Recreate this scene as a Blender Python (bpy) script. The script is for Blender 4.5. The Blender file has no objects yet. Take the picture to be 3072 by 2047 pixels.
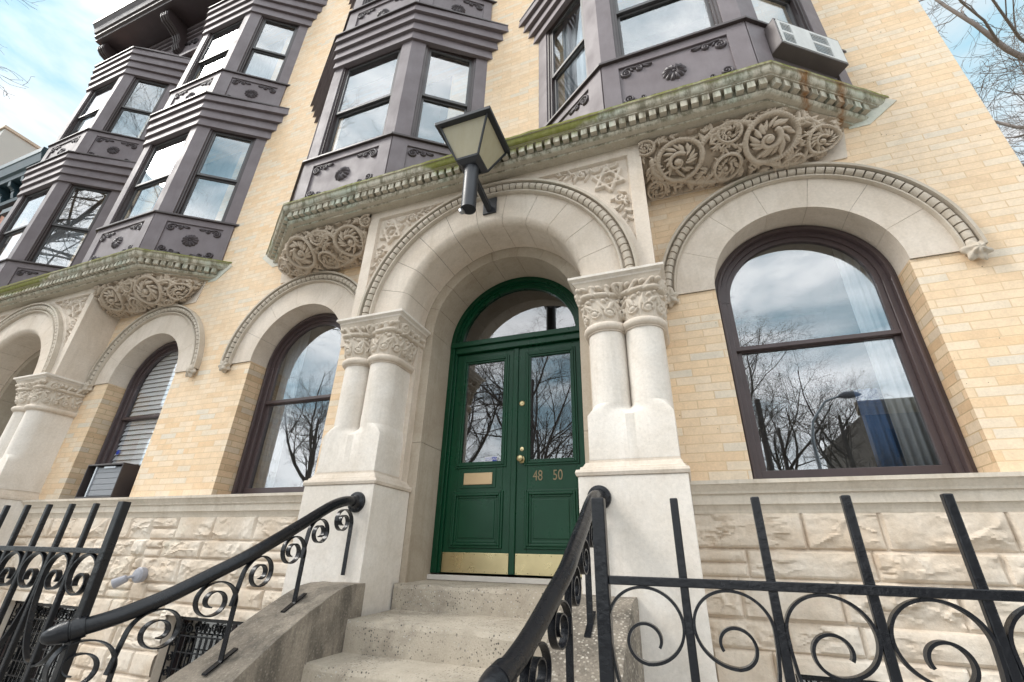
import bpy, bmesh, math, random
import numpy as np
from mathutils import Vector, Matrix
R = math.radians
PI = math.pi
sc = bpy.context.scene
col = sc.collection
# ------------------------------------------------------------------ camera, world, sun, exposure
cam_d = bpy.data.cameras.new('camera'); cam = bpy.data.objects.new('camera', cam_d); col.objects.link(cam)
cam_d.sensor_width = 36; cam_d.lens = 1363.45*36/3072; cam_d.clip_start = 0.05; cam_d.clip_end = 2000
yaw, pitch, roll = R(21.1088), R(25.8433), R(1.6301)
f0 = Vector((-math.sin(yaw), math.cos(yaw), 0)); r0 = Vector((math.cos(yaw), math.sin(yaw), 0)); u0 = Vector((0, 0, 1))
fw = f0*math.cos(pitch)+u0*math.sin(pitch); u2 = -f0*math.sin(pitch)+u0*math.cos(pitch)
rr = r0*math.cos(roll)+u2*math.sin(roll); uu = -r0*math.sin(roll)+u2*math.cos(roll)
cam.matrix_world = Matrix(((rr.x, uu.x, -fw.x, 0), (rr.y, uu.y, -fw.y, -3.8), (rr.z, uu.z, -fw.z, 1.5), (0, 0, 0, 1)))
sc.camera = cam
sc.render.resolution_x = 1024; sc.render.resolution_y = 682
sc.view_settings.view_transform = 'Standard'; sc.view_settings.look = 'None'
sc.view_settings.exposure = 1.22; sc.view_settings.gamma = 1
SUN_EL, SUN_AZ = R(42), R(243)      # azimuth clockwise from +Y
wd = bpy.data.worlds.new('World'); sc.world = wd; wd.use_nodes = True
nt = wd.node_tree; nt.nodes.clear()
def wn(t, **k):
    n = nt.nodes.new(t)
    for a, b in k.items():
        if a in n.inputs: n.inputs[a].default_value = b
        else: setattr(n, a, b)
    return n
sky = wn('ShaderNodeTexSky'); sky.sky_type = 'NISHITA'; sky.sun_disc = False; sky.sun_elevation = SUN_EL; sky.sun_rotation = SUN_AZ
sky.dust_density = 1.0
tc = wn('ShaderNodeTexCoord'); mp = wn('ShaderNodeMapping'); mp.inputs['Scale'].default_value = (1.2, 1.2, 3.6)
nz = wn('ShaderNodeTexNoise', Scale=2.3, Detail=6.0, Roughness=0.55, Distortion=0.4)
L = nt.links.new
L(tc.outputs['Generated'], mp.inputs['Vector']); L(mp.outputs[0], nz.inputs['Vector'])
rp = wn('ShaderNodeValToRGB'); rp.color_ramp.elements[0].position = 0.34; rp.color_ramp.elements[1].position = 0.58
rp.color_ramp.elements[0].color = (0.12, 0.12, 0.12, 1)
L(nz.outputs['Fac'], rp.inputs['Fac'])
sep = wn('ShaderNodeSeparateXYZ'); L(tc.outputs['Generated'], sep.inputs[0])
# sky shaped brighter over the street to light facade and windows, dimmer beyond
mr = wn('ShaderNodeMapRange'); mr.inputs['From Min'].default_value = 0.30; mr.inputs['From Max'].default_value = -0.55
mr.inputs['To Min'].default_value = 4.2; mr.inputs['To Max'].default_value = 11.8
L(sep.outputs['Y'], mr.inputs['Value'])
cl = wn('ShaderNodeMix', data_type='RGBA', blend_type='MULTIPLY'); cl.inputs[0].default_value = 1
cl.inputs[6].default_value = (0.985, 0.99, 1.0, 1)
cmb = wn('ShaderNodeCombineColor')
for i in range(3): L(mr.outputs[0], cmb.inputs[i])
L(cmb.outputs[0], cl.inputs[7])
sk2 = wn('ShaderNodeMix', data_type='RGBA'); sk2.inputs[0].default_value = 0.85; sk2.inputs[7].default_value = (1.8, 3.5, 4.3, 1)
L(sky.outputs[0], sk2.inputs[6])
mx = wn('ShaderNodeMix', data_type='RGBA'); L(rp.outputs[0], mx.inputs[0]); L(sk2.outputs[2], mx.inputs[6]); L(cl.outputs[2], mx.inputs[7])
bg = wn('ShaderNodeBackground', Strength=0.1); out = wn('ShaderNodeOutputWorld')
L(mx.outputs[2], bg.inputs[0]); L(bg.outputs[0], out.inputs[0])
sd = bpy.data.lights.new('sun', 'SUN'); sd.energy = 1.5; sd.angle = R(18); sd.color = (1, 0.96, 0.9)
so = bpy.data.objects.new('sun', sd); col.objects.link(so)
dv = Vector((math.sin(SUN_AZ)*math.cos(SUN_EL), math.cos(SUN_AZ)*math.cos(SUN_EL), math.sin(SUN_EL)))
so.rotation_euler = dv.to_track_quat('Z', 'Y').to_euler()

# ------------------------------------------------------------------ materials
class MT:
    def __init__(s, name):
        s.m = bpy.data.materials.new(name); s.m.use_nodes = True; s.nt = s.m.node_tree; s.nt.nodes.clear()
        s.out = s.n('ShaderNodeOutputMaterial'); s.b = s.n('ShaderNodeBsdfPrincipled'); s.l(s.b.outputs[0], s.out.inputs[0])
        s.tc = s.n('ShaderNodeTexCoord')
    def n(s, t, **k):
        n = s.nt.nodes.new(t)
        for a, b in k.items():
            if a in n.inputs.keys(): n.inputs[a].default_value = b
            else: setattr(n, a, b)
        return n
    def l(s, a, b): s.nt.links.new(a, b)
    def noise(s, scale, detail=4, rough=0.55, vec=None, stretch=None, dist=0):
        v = vec or s.tc.outputs['Object']
        if stretch:
            m = s.n('ShaderNodeMapping'); m.inputs['Scale'].default_value = stretch; s.l(v, m.inputs[0]); v = m.outputs[0]
        n = s.n('ShaderNodeTexNoise', Scale=scale, Detail=detail, Roughness=rough, Distortion=dist); s.l(v, n.inputs['Vector']); return n.outputs['Fac']
    def ramp(s, fac, stops):
        r = s.n('ShaderNodeValToRGB'); e = r.color_ramp.elements
        while len(e) < len(stops): e.new(0.5)
        for i, (p, c) in enumerate(stops):
            e[i].position = p; e[i].color = (c, c, c, 1) if isinstance(c, (int, float)) else (*c, 1)
        s.l(fac, r.inputs[0]); return r.outputs[0]
    def mix(s, fac, a, b, mode='MIX'):
        m = s.n('ShaderNodeMix', data_type='RGBA', blend_type=mode)
        for i, x in ((0, fac), (6, a), (7, b)):
            if isinstance(x, (int, float)): m.inputs[i].default_value = x if i == 0 else (x, x, x, 1)
            elif isinstance(x, tuple): m.inputs[i].default_value = (*x, 1)
            else: s.l(x, m.inputs[i])
        return m.outputs[2]
    def math(s, op, a, b=0.0, c=None):
        m = s.n('ShaderNodeMath', operation=op)
        for i, x in enumerate((a, b, c)):
            if x is None: continue
            if isinstance(x, (int, float)): m.inputs[i].default_value = x
            else: s.l(x, m.inputs[i])
        return m.outputs[0]
    def color(s, c):
        if isinstance(c, tuple): s.b.inputs['Base Color'].default_value = (*c, 1)
        else: s.l(c, s.b.inputs['Base Color'])
    def bump(s, h, strength=0.3, dist=0.01):
        b = s.n('ShaderNodeBump', Strength=strength, Distance=dist); s.l(h, b.inputs['Height']); s.l(b.outputs[0], s.b.inputs['Normal'])
    def fin(s, rough=0.7, metal=0, spec=0.5):
        if isinstance(rough, (int, float)): s.b.inputs['Roughness'].default_value = rough
        else: s.l(rough, s.b.inputs['Roughness'])
        s.b.inputs['Metallic'].default_value = metal; s.b.inputs['Specular IOR Level'].default_value = spec
        return s.m

def brick_mat(name, stops, mortar, bw=0.268, bh=0.0695, jamb=False, warm=True):
    m = MT(name); o = m.tc.outputs['Object']
    sp = m.n('ShaderNodeSeparateXYZ'); m.l(o, sp.inputs[0])
    cb = m.n('ShaderNodeCombineXYZ')
    sw = m.math('ADD', sp.outputs['X'], sp.outputs['Y'])
    m.l(sw, cb.inputs[0]); m.l(sp.outputs['Z'], cb.inputs[1])
    # wobble so that courses are not ruler-straight
    wob = m.noise(1.7, 3, 0.5); wv = m.n('ShaderNodeVectorMath', operation='MULTIPLY_ADD')
    m.l(wob, wv.inputs[0]); wv.inputs[1].default_value = (0.02, 0.012, 0); m.l(cb.outputs[0], wv.inputs[2])
    wob2 = m.noise(38, 2, 0.5); wv2 = m.n('ShaderNodeVectorMath', operation='MULTIPLY_ADD')
    m.l(wob2, wv2.inputs[0]); wv2.inputs[1].default_value = (0.005, 0.004, 0); m.l(wv.outputs[0], wv2.inputs[2]); vec = wv2.outputs[0]
    def br(**k):
        b = m.n('ShaderNodeTexBrick', **k); b.inputs['Scale'].default_value = 1; b.inputs['Brick Width'].default_value = bw
        b.inputs['Row Height'].default_value = bh; b.inputs['Mortar Size'].default_value = 0.0046; b.inputs['Mortar Smooth'].default_value = 0.25
        b.offset = 0.5; b.inputs['Bias'].default_value = 0
        b.inputs['Color1'].default_value = (0, 0, 0, 1); b.inputs['Color2'].default_value = (1, 1, 1, 1); b.inputs['Mortar'].default_value = (0.5, 0.5, 0.5, 1)
        m.l(vec, b.inputs['Vector']); return b
    b = br()
    base = m.ramp(b.outputs['Color'], stops)
    # stained patches that drift along the wall
    big = m.noise(0.55, 4, 0.6)
    base = m.mix(m.ramp(big, [(0.36, 0.0), (0.66, 0.4)]), base, (0.74, 0.62, 0.49))
    fine = m.noise(60, 4, 0.7)
    base = m.mix(0.45, base, m.ramp(fine, [(0.25, 0.72), (0.75, 1.15)]), 'MULTIPLY')
    bl = m.noise(9, 4, 0.65)
    base = m.mix(0.6, base, m.ramp(bl, [(0.2, 0.80), (0.6, 1.06)]), 'MULTIPLY')
    stn = m.noise(2.4, 5, 0.7, stretch=(1.6, 1.6, 0.35))
    base = m.mix(m.ramp(stn, [(0.60, 0.0), (0.80, 0.25)]), base, (0.52, 0.44, 0.33))
    vo = m.n('ShaderNodeTexVoronoi', Scale=14.0); m.l(o, vo.inputs['Vector'])
    spot = m.ramp(m.math('ADD', vo.outputs['Distance'], m.math('MULTIPLY', m.noise(5, 2), 0.22)), [(0.135, 1.0), (0.17, 0.0)])
    base = m.mix(m.math('MULTIPLY', spot, 0.85), base, (0.08, 0.05, 0.035))
    mcol = m.mix(m.noise(3, 3), mortar, tuple(x*0.8 for x in mortar))
    fin = m.mix(b.outputs['Fac'], base, mcol)
    m.color(fin)
    h = m.math('MULTIPLY_ADD', b.outputs['Fac'], -1.0, m.math('MULTIPLY', fine, 0.5))
    m.bump(h, 0.55, 0.004)
    return m.fin(0.85, 0, 0.3)
M = {}
M['brick'] = brick_mat('yellow_brick', [(0.0, (0.76, 0.54, 0.33)), (0.25, (0.82, 0.605, 0.39)), (0.5, (0.80, 0.61, 0.41)), (0.75, (0.82, 0.65, 0.47)), (0.93, (0.77, 0.65, 0.50)), (1.0, (0.71, 0.63, 0.52))], (0.76, 0.57, 0.37))
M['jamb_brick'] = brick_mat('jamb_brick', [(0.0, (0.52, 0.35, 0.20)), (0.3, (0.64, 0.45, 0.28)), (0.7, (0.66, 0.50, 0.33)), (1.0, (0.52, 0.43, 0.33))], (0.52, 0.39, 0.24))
M['red_brick'] = brick_mat('red_brick', [(0.0, (0.42, 0.13, 0.08)), (0.5, (0.50, 0.18, 0.12)), (1.0, (0.55, 0.24, 0.17))], (0.5, 0.3, 0.24), bw=0.21)

def stone(name, c, c2, dark=0.35, bump=0.25, rough=0.8, green=0.0):
    m = MT(name)
    a = m.noise(2.2, 6, 0.6); b = m.noise(45, 4, 0.7); s = m.noise(3.0, 5, 0.65, stretch=(3.2, 3.2, 0.3))
    col_ = m.mix(m.ramp(a, [(0.3, 0.0), (0.7, 1.0)]), c, c2)
    col_ = m.mix(m.math('MULTIPLY', m.ramp(s, [(0.52, 0.0), (0.78, 1.0)]), dark), col_, (c2[0]*0.55, c2[1]*0.5, c2[2]*0.42))
    if green: col_ = m.mix(m.math('MULTIPLY', m.ramp(m.noise(1.1, 5, 0.7, dist=1.0), [(0.56, 0.0), (0.72, 1.0)]), green), col_, (0.36, 0.47, 0.38))
    blot = m.ramp(m.noise(1.3, 7, 0.75, dist=0.8), [(0.46, 0.0), (0.62, 0.30)]); col_ = m.mix(blot, col_, (c2[0]*0.72, c2[1]*0.68, c2[2]*0.62))
    pit = m.ramp(m.noise(120, 2, 0.6), [(0.66, 0.0), (0.72, 0.35)]); col_ = m.mix(pit, col_, (c2[0]*0.6, c2[1]*0.55, c2[2]*0.5))
    col_ = m.mix(0.5, col_, m.ramp(b, [(0.25, 0.76), (0.75, 1.12)]), 'MULTIPLY')
    m.color(col_); m.bump(m.math('ADD', b, m.math('MULTIPLY', a, 1.0)), bump, 0.004)
    return m.fin(rough, 0, 0.3)
M['stone'] = stone('limestone', (0.71, 0.63, 0.545), (0.64, 0.55, 0.455), 0.36, green=0.05)
M['stone_pale'] = stone('pale_limestone', (0.78, 0.73, 0.67), (0.73, 0.665, 0.59), 0.30)
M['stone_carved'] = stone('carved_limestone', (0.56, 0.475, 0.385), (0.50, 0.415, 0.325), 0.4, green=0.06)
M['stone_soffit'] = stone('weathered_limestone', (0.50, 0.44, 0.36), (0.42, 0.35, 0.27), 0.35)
M['stone_rough'] = stone('rock_faced_stone', (0.76, 0.69, 0.60), (0.60, 0.485, 0.37), 0.35, 1.0, green=0.16)
m = MT('dark_joint'); m.color((0.10, 0.08, 0.06)); M['joint'] = m.fin(0.9)
m = MT('mortar'); m.color((0.52, 0.47, 0.40)); M['mortar'] = m.fin(0.9)
# mossy ledge: moss on the upper faces and top moulding, verdigris and rust streaks below
m = MT('mossy_limestone')
a = m.noise(2.0, 6, 0.65); b = m.noise(50, 4, 0.7)
streak = m.noise(2.4, 5, 0.7, stretch=(7, 7, 0.6)); streak2 = m.noise(1.3, 4, 0.6, stretch=(2.0, 2.0, 0.4))
geo = m.n('ShaderNodeNewGeometry'); sn = m.n('ShaderNodeSeparateXYZ'); m.l(geo.outputs['Normal'], sn.inputs[0])
so_ = m.n('ShaderNodeSeparateXYZ'); m.l(m.tc.outputs['Object'], so_.inputs[0])
sw_ = m.n('ShaderNodeSeparateXYZ'); m.l(geo.outputs['Position'], sw_.inputs[0])
c = m.mix(a, (0.62, 0.58, 0.49), (0.47, 0.43, 0.34))
c = m.mix(m.ramp(streak2, [(0.46, 0.0), (0.62, 0.55)]), c, (0.43, 0.52, 0.44))
c = m.mix(m.ramp(streak, [(0.44, 0.0), (0.62, 0.8)]), c, (0.14, 0.125, 0.08))
# a long patch of moss over the middle of the ledge, thin growth along the top edge elsewhere
cen = m.math('ABSOLUTE', m.math('ADD', sw_.outputs['X'], m.math('ADD', 1.35, m.math('MULTIPLY', m.math('SUBTRACT', m.noise(1.5, 4, 0.7), 0.5), 1.2))))
far_ = m.math('ABSOLUTE', m.math('ADD', sw_.outputs['X'], m.math('ADD', 10.2, m.math('MULTIPLY', m.math('SUBTRACT', m.noise(1.5, 4, 0.7), 0.5), 1.2))))
patch = m.ramp(m.math('MINIMUM', cen, far_), [(0.75, 1.0), (1.0, 0.0)])
mr_ = m.n('ShaderNodeMapRange')
m.l(m.math('ADD', m.math('ADD', so_.outputs['Z'], m.math('MULTIPLY', patch, 0.115)), m.math('MULTIPLY', m.math('SUBTRACT', m.noise(3.6, 6, 0.7, stretch=(1, 1, 0.2)), 0.5), 0.16)), mr_.inputs['Value'])
mr_.inputs['From Min'].default_value = 5.405; mr_.inputs['From Max'].default_value = 5.465
moss = m.mix(m.noise(26, 5, 0.7), (0.10, 0.11, 0.010), (0.27, 0.27, 0.05))
c = m.mix(m.math('MULTIPLY', mr_.outputs[0], 0.88), c, moss)
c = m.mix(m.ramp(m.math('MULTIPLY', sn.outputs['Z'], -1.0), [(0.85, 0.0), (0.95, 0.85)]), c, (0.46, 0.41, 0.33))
# rust streaks under the air conditioner
dx = m.math('ABSOLUTE', m.math('SUBTRACT', sw_.outputs['X'], 1.42)); dx2 = m.math('ABSOLUTE', m.math('SUBTRACT', sw_.outputs['X'], 1.74))
rs = m.math('MINIMUM', dx, dx2)
rf = m.ramp(m.math('ADD', rs, m.math('MULTIPLY', m.math('SUBTRACT', m.noise(12, 4, 0.7, stretch=(1, 1, 0.3)), 0.5), 0.14)), [(0.01, 0.85), (0.06, 0.0)])
c = m.mix(m.math('MULTIPLY', rf, m.ramp(m.noise(18, 5, 0.7, stretch=(1, 1, 0.15)), [(0.35, 0.25), (0.6, 1.0)])), c, (0.25, 0.10, 0.02))
c = m.mix(0.5, c, m.ramp(b, [(0.25, 0.7), (0.75, 1.15)]), 'MULTIPLY')
m.color(c); m.bump(m.math('ADD', b, a), 0.5, 0.006); M['mossy'] = m.fin(0.9, 0, 0.2)

def paint(name, c, c2=None, rough=0.45, bump=0.15, spec=0.5, grain=True, wear=0.0):
    m = MT(name); c2 = c2 or tuple(x*0.8 for x in c)
    a = m.noise(3, 5, 0.6); b = m.noise(30, 4, 0.6, stretch=(1, 1, 0.25) if grain else None)
    cc = m.mix(m.ramp(a, [(0.3, 0), (0.7, 1)]), c, c2)
    cc = m.mix(0.25, cc, m.ramp(b, [(0.3, 0.8), (0.7, 1.1)]), 'MULTIPLY')
    if wear: cc = m.mix(m.math('MULTIPLY', m.ramp(m.noise(14, 6, 0.75), [(0.70, 0.0), (0.74, 1.0)]), wear), cc, tuple(min(1, x*2.2+0.05) for x in c))
    m.color(cc); m.bump(b, bump, 0.003)
    return m.fin(m.ramp(a, [(0.3, rough*0.85), (0.7, rough*1.15)]), 0, spec)
M['paint'] = paint('purple_brown_paint', (0.195, 0.168, 0.178), (0.158, 0.132, 0.140), 0.55, 0.4, 0.38, wear=0.5)
M['paint_dark_and_shade'] = paint('dark_brown_and_trim_shade_paint', (0.060, 0.044, 0.044), (0.047, 0.034, 0.034), 0.4)  # own brown on frames; on thin bay trim, shade put into the paint colour
M['sash'] = paint('brown_sash_paint', (0.085, 0.060, 0.060), (0.065, 0.046, 0.047), 0.35)
M['green'] = paint('green_door_paint', (0.004, 0.052, 0.022), (0.004, 0.043, 0.019), 0.30, 0.1, 0.30)
M['iron'] = paint('black_iron_paint', (0.006, 0.0065, 0.009), (0.010, 0.011, 0.014), 0.27, 0.9, 0.42, grain=False, wear=0.3)
M['lamp_metal'] = paint('charcoal_metal', (0.025, 0.028, 0.034), (0.02, 0.022, 0.027), 0.42, 0.1, grain=False)
M['teal'] = paint('dark_teal_paint', (0.015, 0.035, 0.045), (0.045, 0.085, 0.105), 0.4)
M['white_paint'] = paint('white_paint', (0.72, 0.72, 0.70), None, 0.5)
M['grey_plastic'] = paint('grey_plastic', (0.36, 0.36, 0.40), None, 0.45, grain=False)
m = MT('polished_brass'); a = m.noise(7, 5, 0.7); m.color(m.mix(a, (0.66, 0.54, 0.30), (0.52, 0.43, 0.25))); M['brass'] = m.fin(m.ramp(a, [(0.3, 0.22), (0.7, 0.42)]), 1.0)
m = MT('aged_bronze'); m.color((0.22, 0.17, 0.10)); M['bronze'] = m.fin(0.4, 0.8)
m = MT('aluminium'); m.color((0.55, 0.57, 0.6)); M['alu'] = m.fin(0.4, 0.7)
m = MT('concrete_aggregate')
v = m.n('ShaderNodeTexVoronoi', Scale=62.0, Randomness=1.0); m.l(m.tc.outputs['Object'], v.inputs['Vector'])
sv = m.n('ShaderNodeSeparateColor'); m.l(v.outputs['Color'], sv.inputs[0])
a = m.noise(2.2, 6, 0.7); g = m.noise(90, 3, 0.7)
base = m.mix(m.ramp(a, [(0.3, 0), (0.7, 1)]), (0.55, 0.485, 0.395), (0.37, 0.32, 0.255))
base = m.mix(m.ramp(m.noise(2.6, 7, 0.75, dist=0.6), [(0.50, 0.0), (0.66, 0.55)]), base, (0.20, 0.17, 0.135))
expo = m.ramp(m.noise(2.6, 5, 0.75), [(0.38, 0.1), (0.52, 1.0)])
dot = m.ramp(m.math('ADD', v.outputs['Distance'], m.math('MULTIPLY', sv.outputs[0], 0.42)), [(0.38, 1.0), (0.46, 0.0)])
base = m.mix(m.math('MULTIPLY', dot, expo), base, m.ramp(sv.outputs[1], [(0.0, (0.09, 0.08, 0.07)), (0.6, (0.18, 0.165, 0.14)), (1.0, (0.62, 0.58, 0.52))]))
base = m.mix(0.5, base, m.ramp(g, [(0.25, 0.75), (0.75, 1.15)]), 'MULTIPLY')
m.color(base); m.bump(m.math('ADD', g, m.math('MULTIPLY', m.math('MULTIPLY', dot, expo), -0.8)), 0.6, 0.004); M['steps'] = m.fin(0.9, 0, 0.25)
m = MT('weathered_concrete'); a = m.noise(2.4, 7, 0.7); g = m.noise(110, 3, 0.75); st = m.noise(3, 6, 0.7, stretch=(2, 2, 0.5))
base = m.mix(m.ramp(a, [(0.3, 0), (0.65, 1)]), (0.36, 0.31, 0.25), (0.17, 0.145, 0.118))
base = m.mix(m.ramp(st, [(0.46, 0), (0.62, 0.75)]), base, (0.10, 0.088, 0.074))
base = m.mix(0.6, base, m.ramp(g, [(0.3, 0.65), (0.7, 1.3)]), 'MULTIPLY')
v = m.n('ShaderNodeTexVoronoi', Scale=60.0); m.l(m.tc.outputs['Object'], v.inputs['Vector']); sv = m.n('ShaderNodeSeparateColor'); m.l(v.outputs['Color'], sv.inputs[0])
gp = m.n('ShaderNodeNewGeometry'); gx = m.n('ShaderNodeSeparateXYZ'); m.l(gp.outputs['Position'], gx.inputs[0])
rt = m.n('ShaderNodeMapRange'); rt.inputs['From Min'].default_value = -2.0; rt.inputs['From Max'].default_value = -1.2; rt.inputs['To Min'].default_value = 0.25; m.l(gx.outputs['X'], rt.inputs['Value'])
ex = m.math('MULTIPLY', m.ramp(m.noise(1.6, 4, 0.7), [(0.36, 0.35), (0.56, 1.0)]), rt.outputs[0]); dot = m.ramp(v.outputs['Distance'], [(0.30, 1.0), (0.48, 0.0)])
base = m.mix(m.math('MULTIPLY', dot, ex), base, m.ramp(sv.outputs[1], [(0.0, (0.13, 0.11, 0.09)), (0.5, (0.30, 0.26, 0.21)), (1.0, (0.52, 0.47, 0.40))]))
m.color(base); m.bump(g, 0.6, 0.004); M['cheek'] = m.fin(0.9, 0, 0.2)
m = MT('sidewalk_concrete'); m.color(m.mix(m.noise(2, 5), (0.42, 0.41, 0.39), (0.33, 0.32, 0.30))); M['sidewalk'] = m.fin(0.9)
m = MT('asphalt'); m.color(m.mix(m.noise(30, 5), (0.05, 0.05, 0.052), (0.075, 0.074, 0.072))); M['asphalt'] = m.fin(0.9)
m = MT('winter_lawn'); m.color(m.mix(m.noise(3, 6), (0.10, 0.12, 0.04), (0.16, 0.13, 0.07))); M['lawn'] = m.fin(0.95)
m = MT('grey_stucco'); m.color(m.mix(m.noise(0.9, 6), (0.40, 0.40, 0.38), (0.52, 0.51, 0.47))); M['stucco'] = m.fin(0.9)
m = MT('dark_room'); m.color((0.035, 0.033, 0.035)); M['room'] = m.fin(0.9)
m = MT('curtain_white'); m.color((0.38, 0.41, 0.44)); M['curtain'] = m.fin(0.9)
m = MT('curtain_blue'); m.color((0.04, 0.10, 0.22)); M['curtain_blue'] = m.fin(0.9)
m = MT('curtain_grey'); m.color((0.30, 0.33, 0.36)); M['curtain_grey'] = m.fin(0.9)
m = MT('blind_slat'); m.color((0.80, 0.79, 0.80)); M['blind'] = m.fin(0.6)
m = MT('label_white'); m.color((0.8, 0.8, 0.82)); M['white'] = m.fin(0.5)
m = MT('label_blue'); m.color((0.02, 0.05, 0.35)); M['blue'] = m.fin(0.5)
m = MT('bark'); m.color(m.mix(m.noise(8, 5), (0.17, 0.145, 0.135), (0.28, 0.245, 0.225))); M['bark'] = m.fin(0.9, 0, 0.1)
def glass(name, ior, tint=(1, 1, 1), wav=0.02, trans=(0.9, 0.94, 0.95)):
    m = MT(name); m.nt.nodes.remove(m.b)
    t = m.n('ShaderNodeBsdfTransparent'); t.inputs[0].default_value = (*trans, 1)
    g = m.n('ShaderNodeBsdfGlossy'); g.inputs['Roughness'].default_value = 0.0; g.inputs[0].default_value = (*tint, 1)
    ge = m.n('ShaderNodeNewGeometry'); dt = m.n('ShaderNodeVectorMath', operation='DOT_PRODUCT'); m.l(ge.outputs['Normal'], dt.inputs[0]); m.l(ge.outputs['Incoming'], dt.inputs[1])
    sch = m.math('POWER', m.math('SUBTRACT', 1.0, m.math('ABSOLUTE', dt.outputs['Value'])), 5.0)
    fac = m.math('MULTIPLY_ADD', sch, 1-ior, ior); mx = m.n('ShaderNodeMixShader')
    m.l(fac, mx.inputs[0]); m.l(t.outputs[0], mx.inputs[1]); m.l(g.outputs[0], mx.inputs[2]); m.l(mx.outputs[0], m.out.inputs[0])
    return m.m
M['glass'] = glass('window_glass', 0.17, (0.95, 0.98, 1.0), 0.03, (0.97, 0.98, 0.985))
M['door_glass'] = glass('door_glass', 0.15, (0.96, 0.98, 1.0), 0.02, (0.8, 0.8, 0.8))
m = MT('frosted_amber_glass'); m.nt.nodes.remove(m.b); n1 = m.noise(6, 4, 0.6, stretch=(3, 3, 0.4)); cc = m.mix(n1, (0.62, 0.55, 0.38), (0.74, 0.70, 0.54))
tr = m.n('ShaderNodeBsdfTransparent'); m.l(cc, tr.inputs[0]); tl = m.n('ShaderNodeBsdfTranslucent'); m.l(cc, tl.inputs[0]); df = m.n('ShaderNodeBsdfDiffuse'); m.l(cc, df.inputs[0]); gl = m.n('ShaderNodeBsdfGlossy', Roughness=0.25)
m1 = m.n('ShaderNodeMixShader'); m1.inputs[0].default_value = 0.8; m.l(tl.outputs[0], m1.inputs[1]); m.l(df.outputs[0], m1.inputs[2])
m2 = m.n('ShaderNodeMixShader'); m2.inputs[0].default_value = 0.33; m.l(m1.outputs[0], m2.inputs[1]); m.l(tr.outputs[0], m2.inputs[2])
m3 = m.n('ShaderNodeMixShader'); m3.inputs[0].default_value = 0.06; m.l(m2.outputs[0], m3.inputs[1]); m.l(gl.outputs[0], m3.inputs[2]); m.l(m3.outputs[0], m.out.inputs[0]); M['frost'] = m.m
m = MT('reflector_bowl'); m.color((0.75, 0.68, 0.42)); M['bowl'] = m.fin(0.35)
m = MT('condenser_coil'); m.color((0.02, 0.10, 0.16)); M['blue_coil'] = m.fin(0.4)
m = MT('slatted_panel'); m.color((0.22, 0.23, 0.25)); M['slat_grey'] = m.fin(0.45)
M['ac_body'] = paint('ac_casing', (0.13, 0.11, 0.11), None, 0.4, grain=False)

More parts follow.
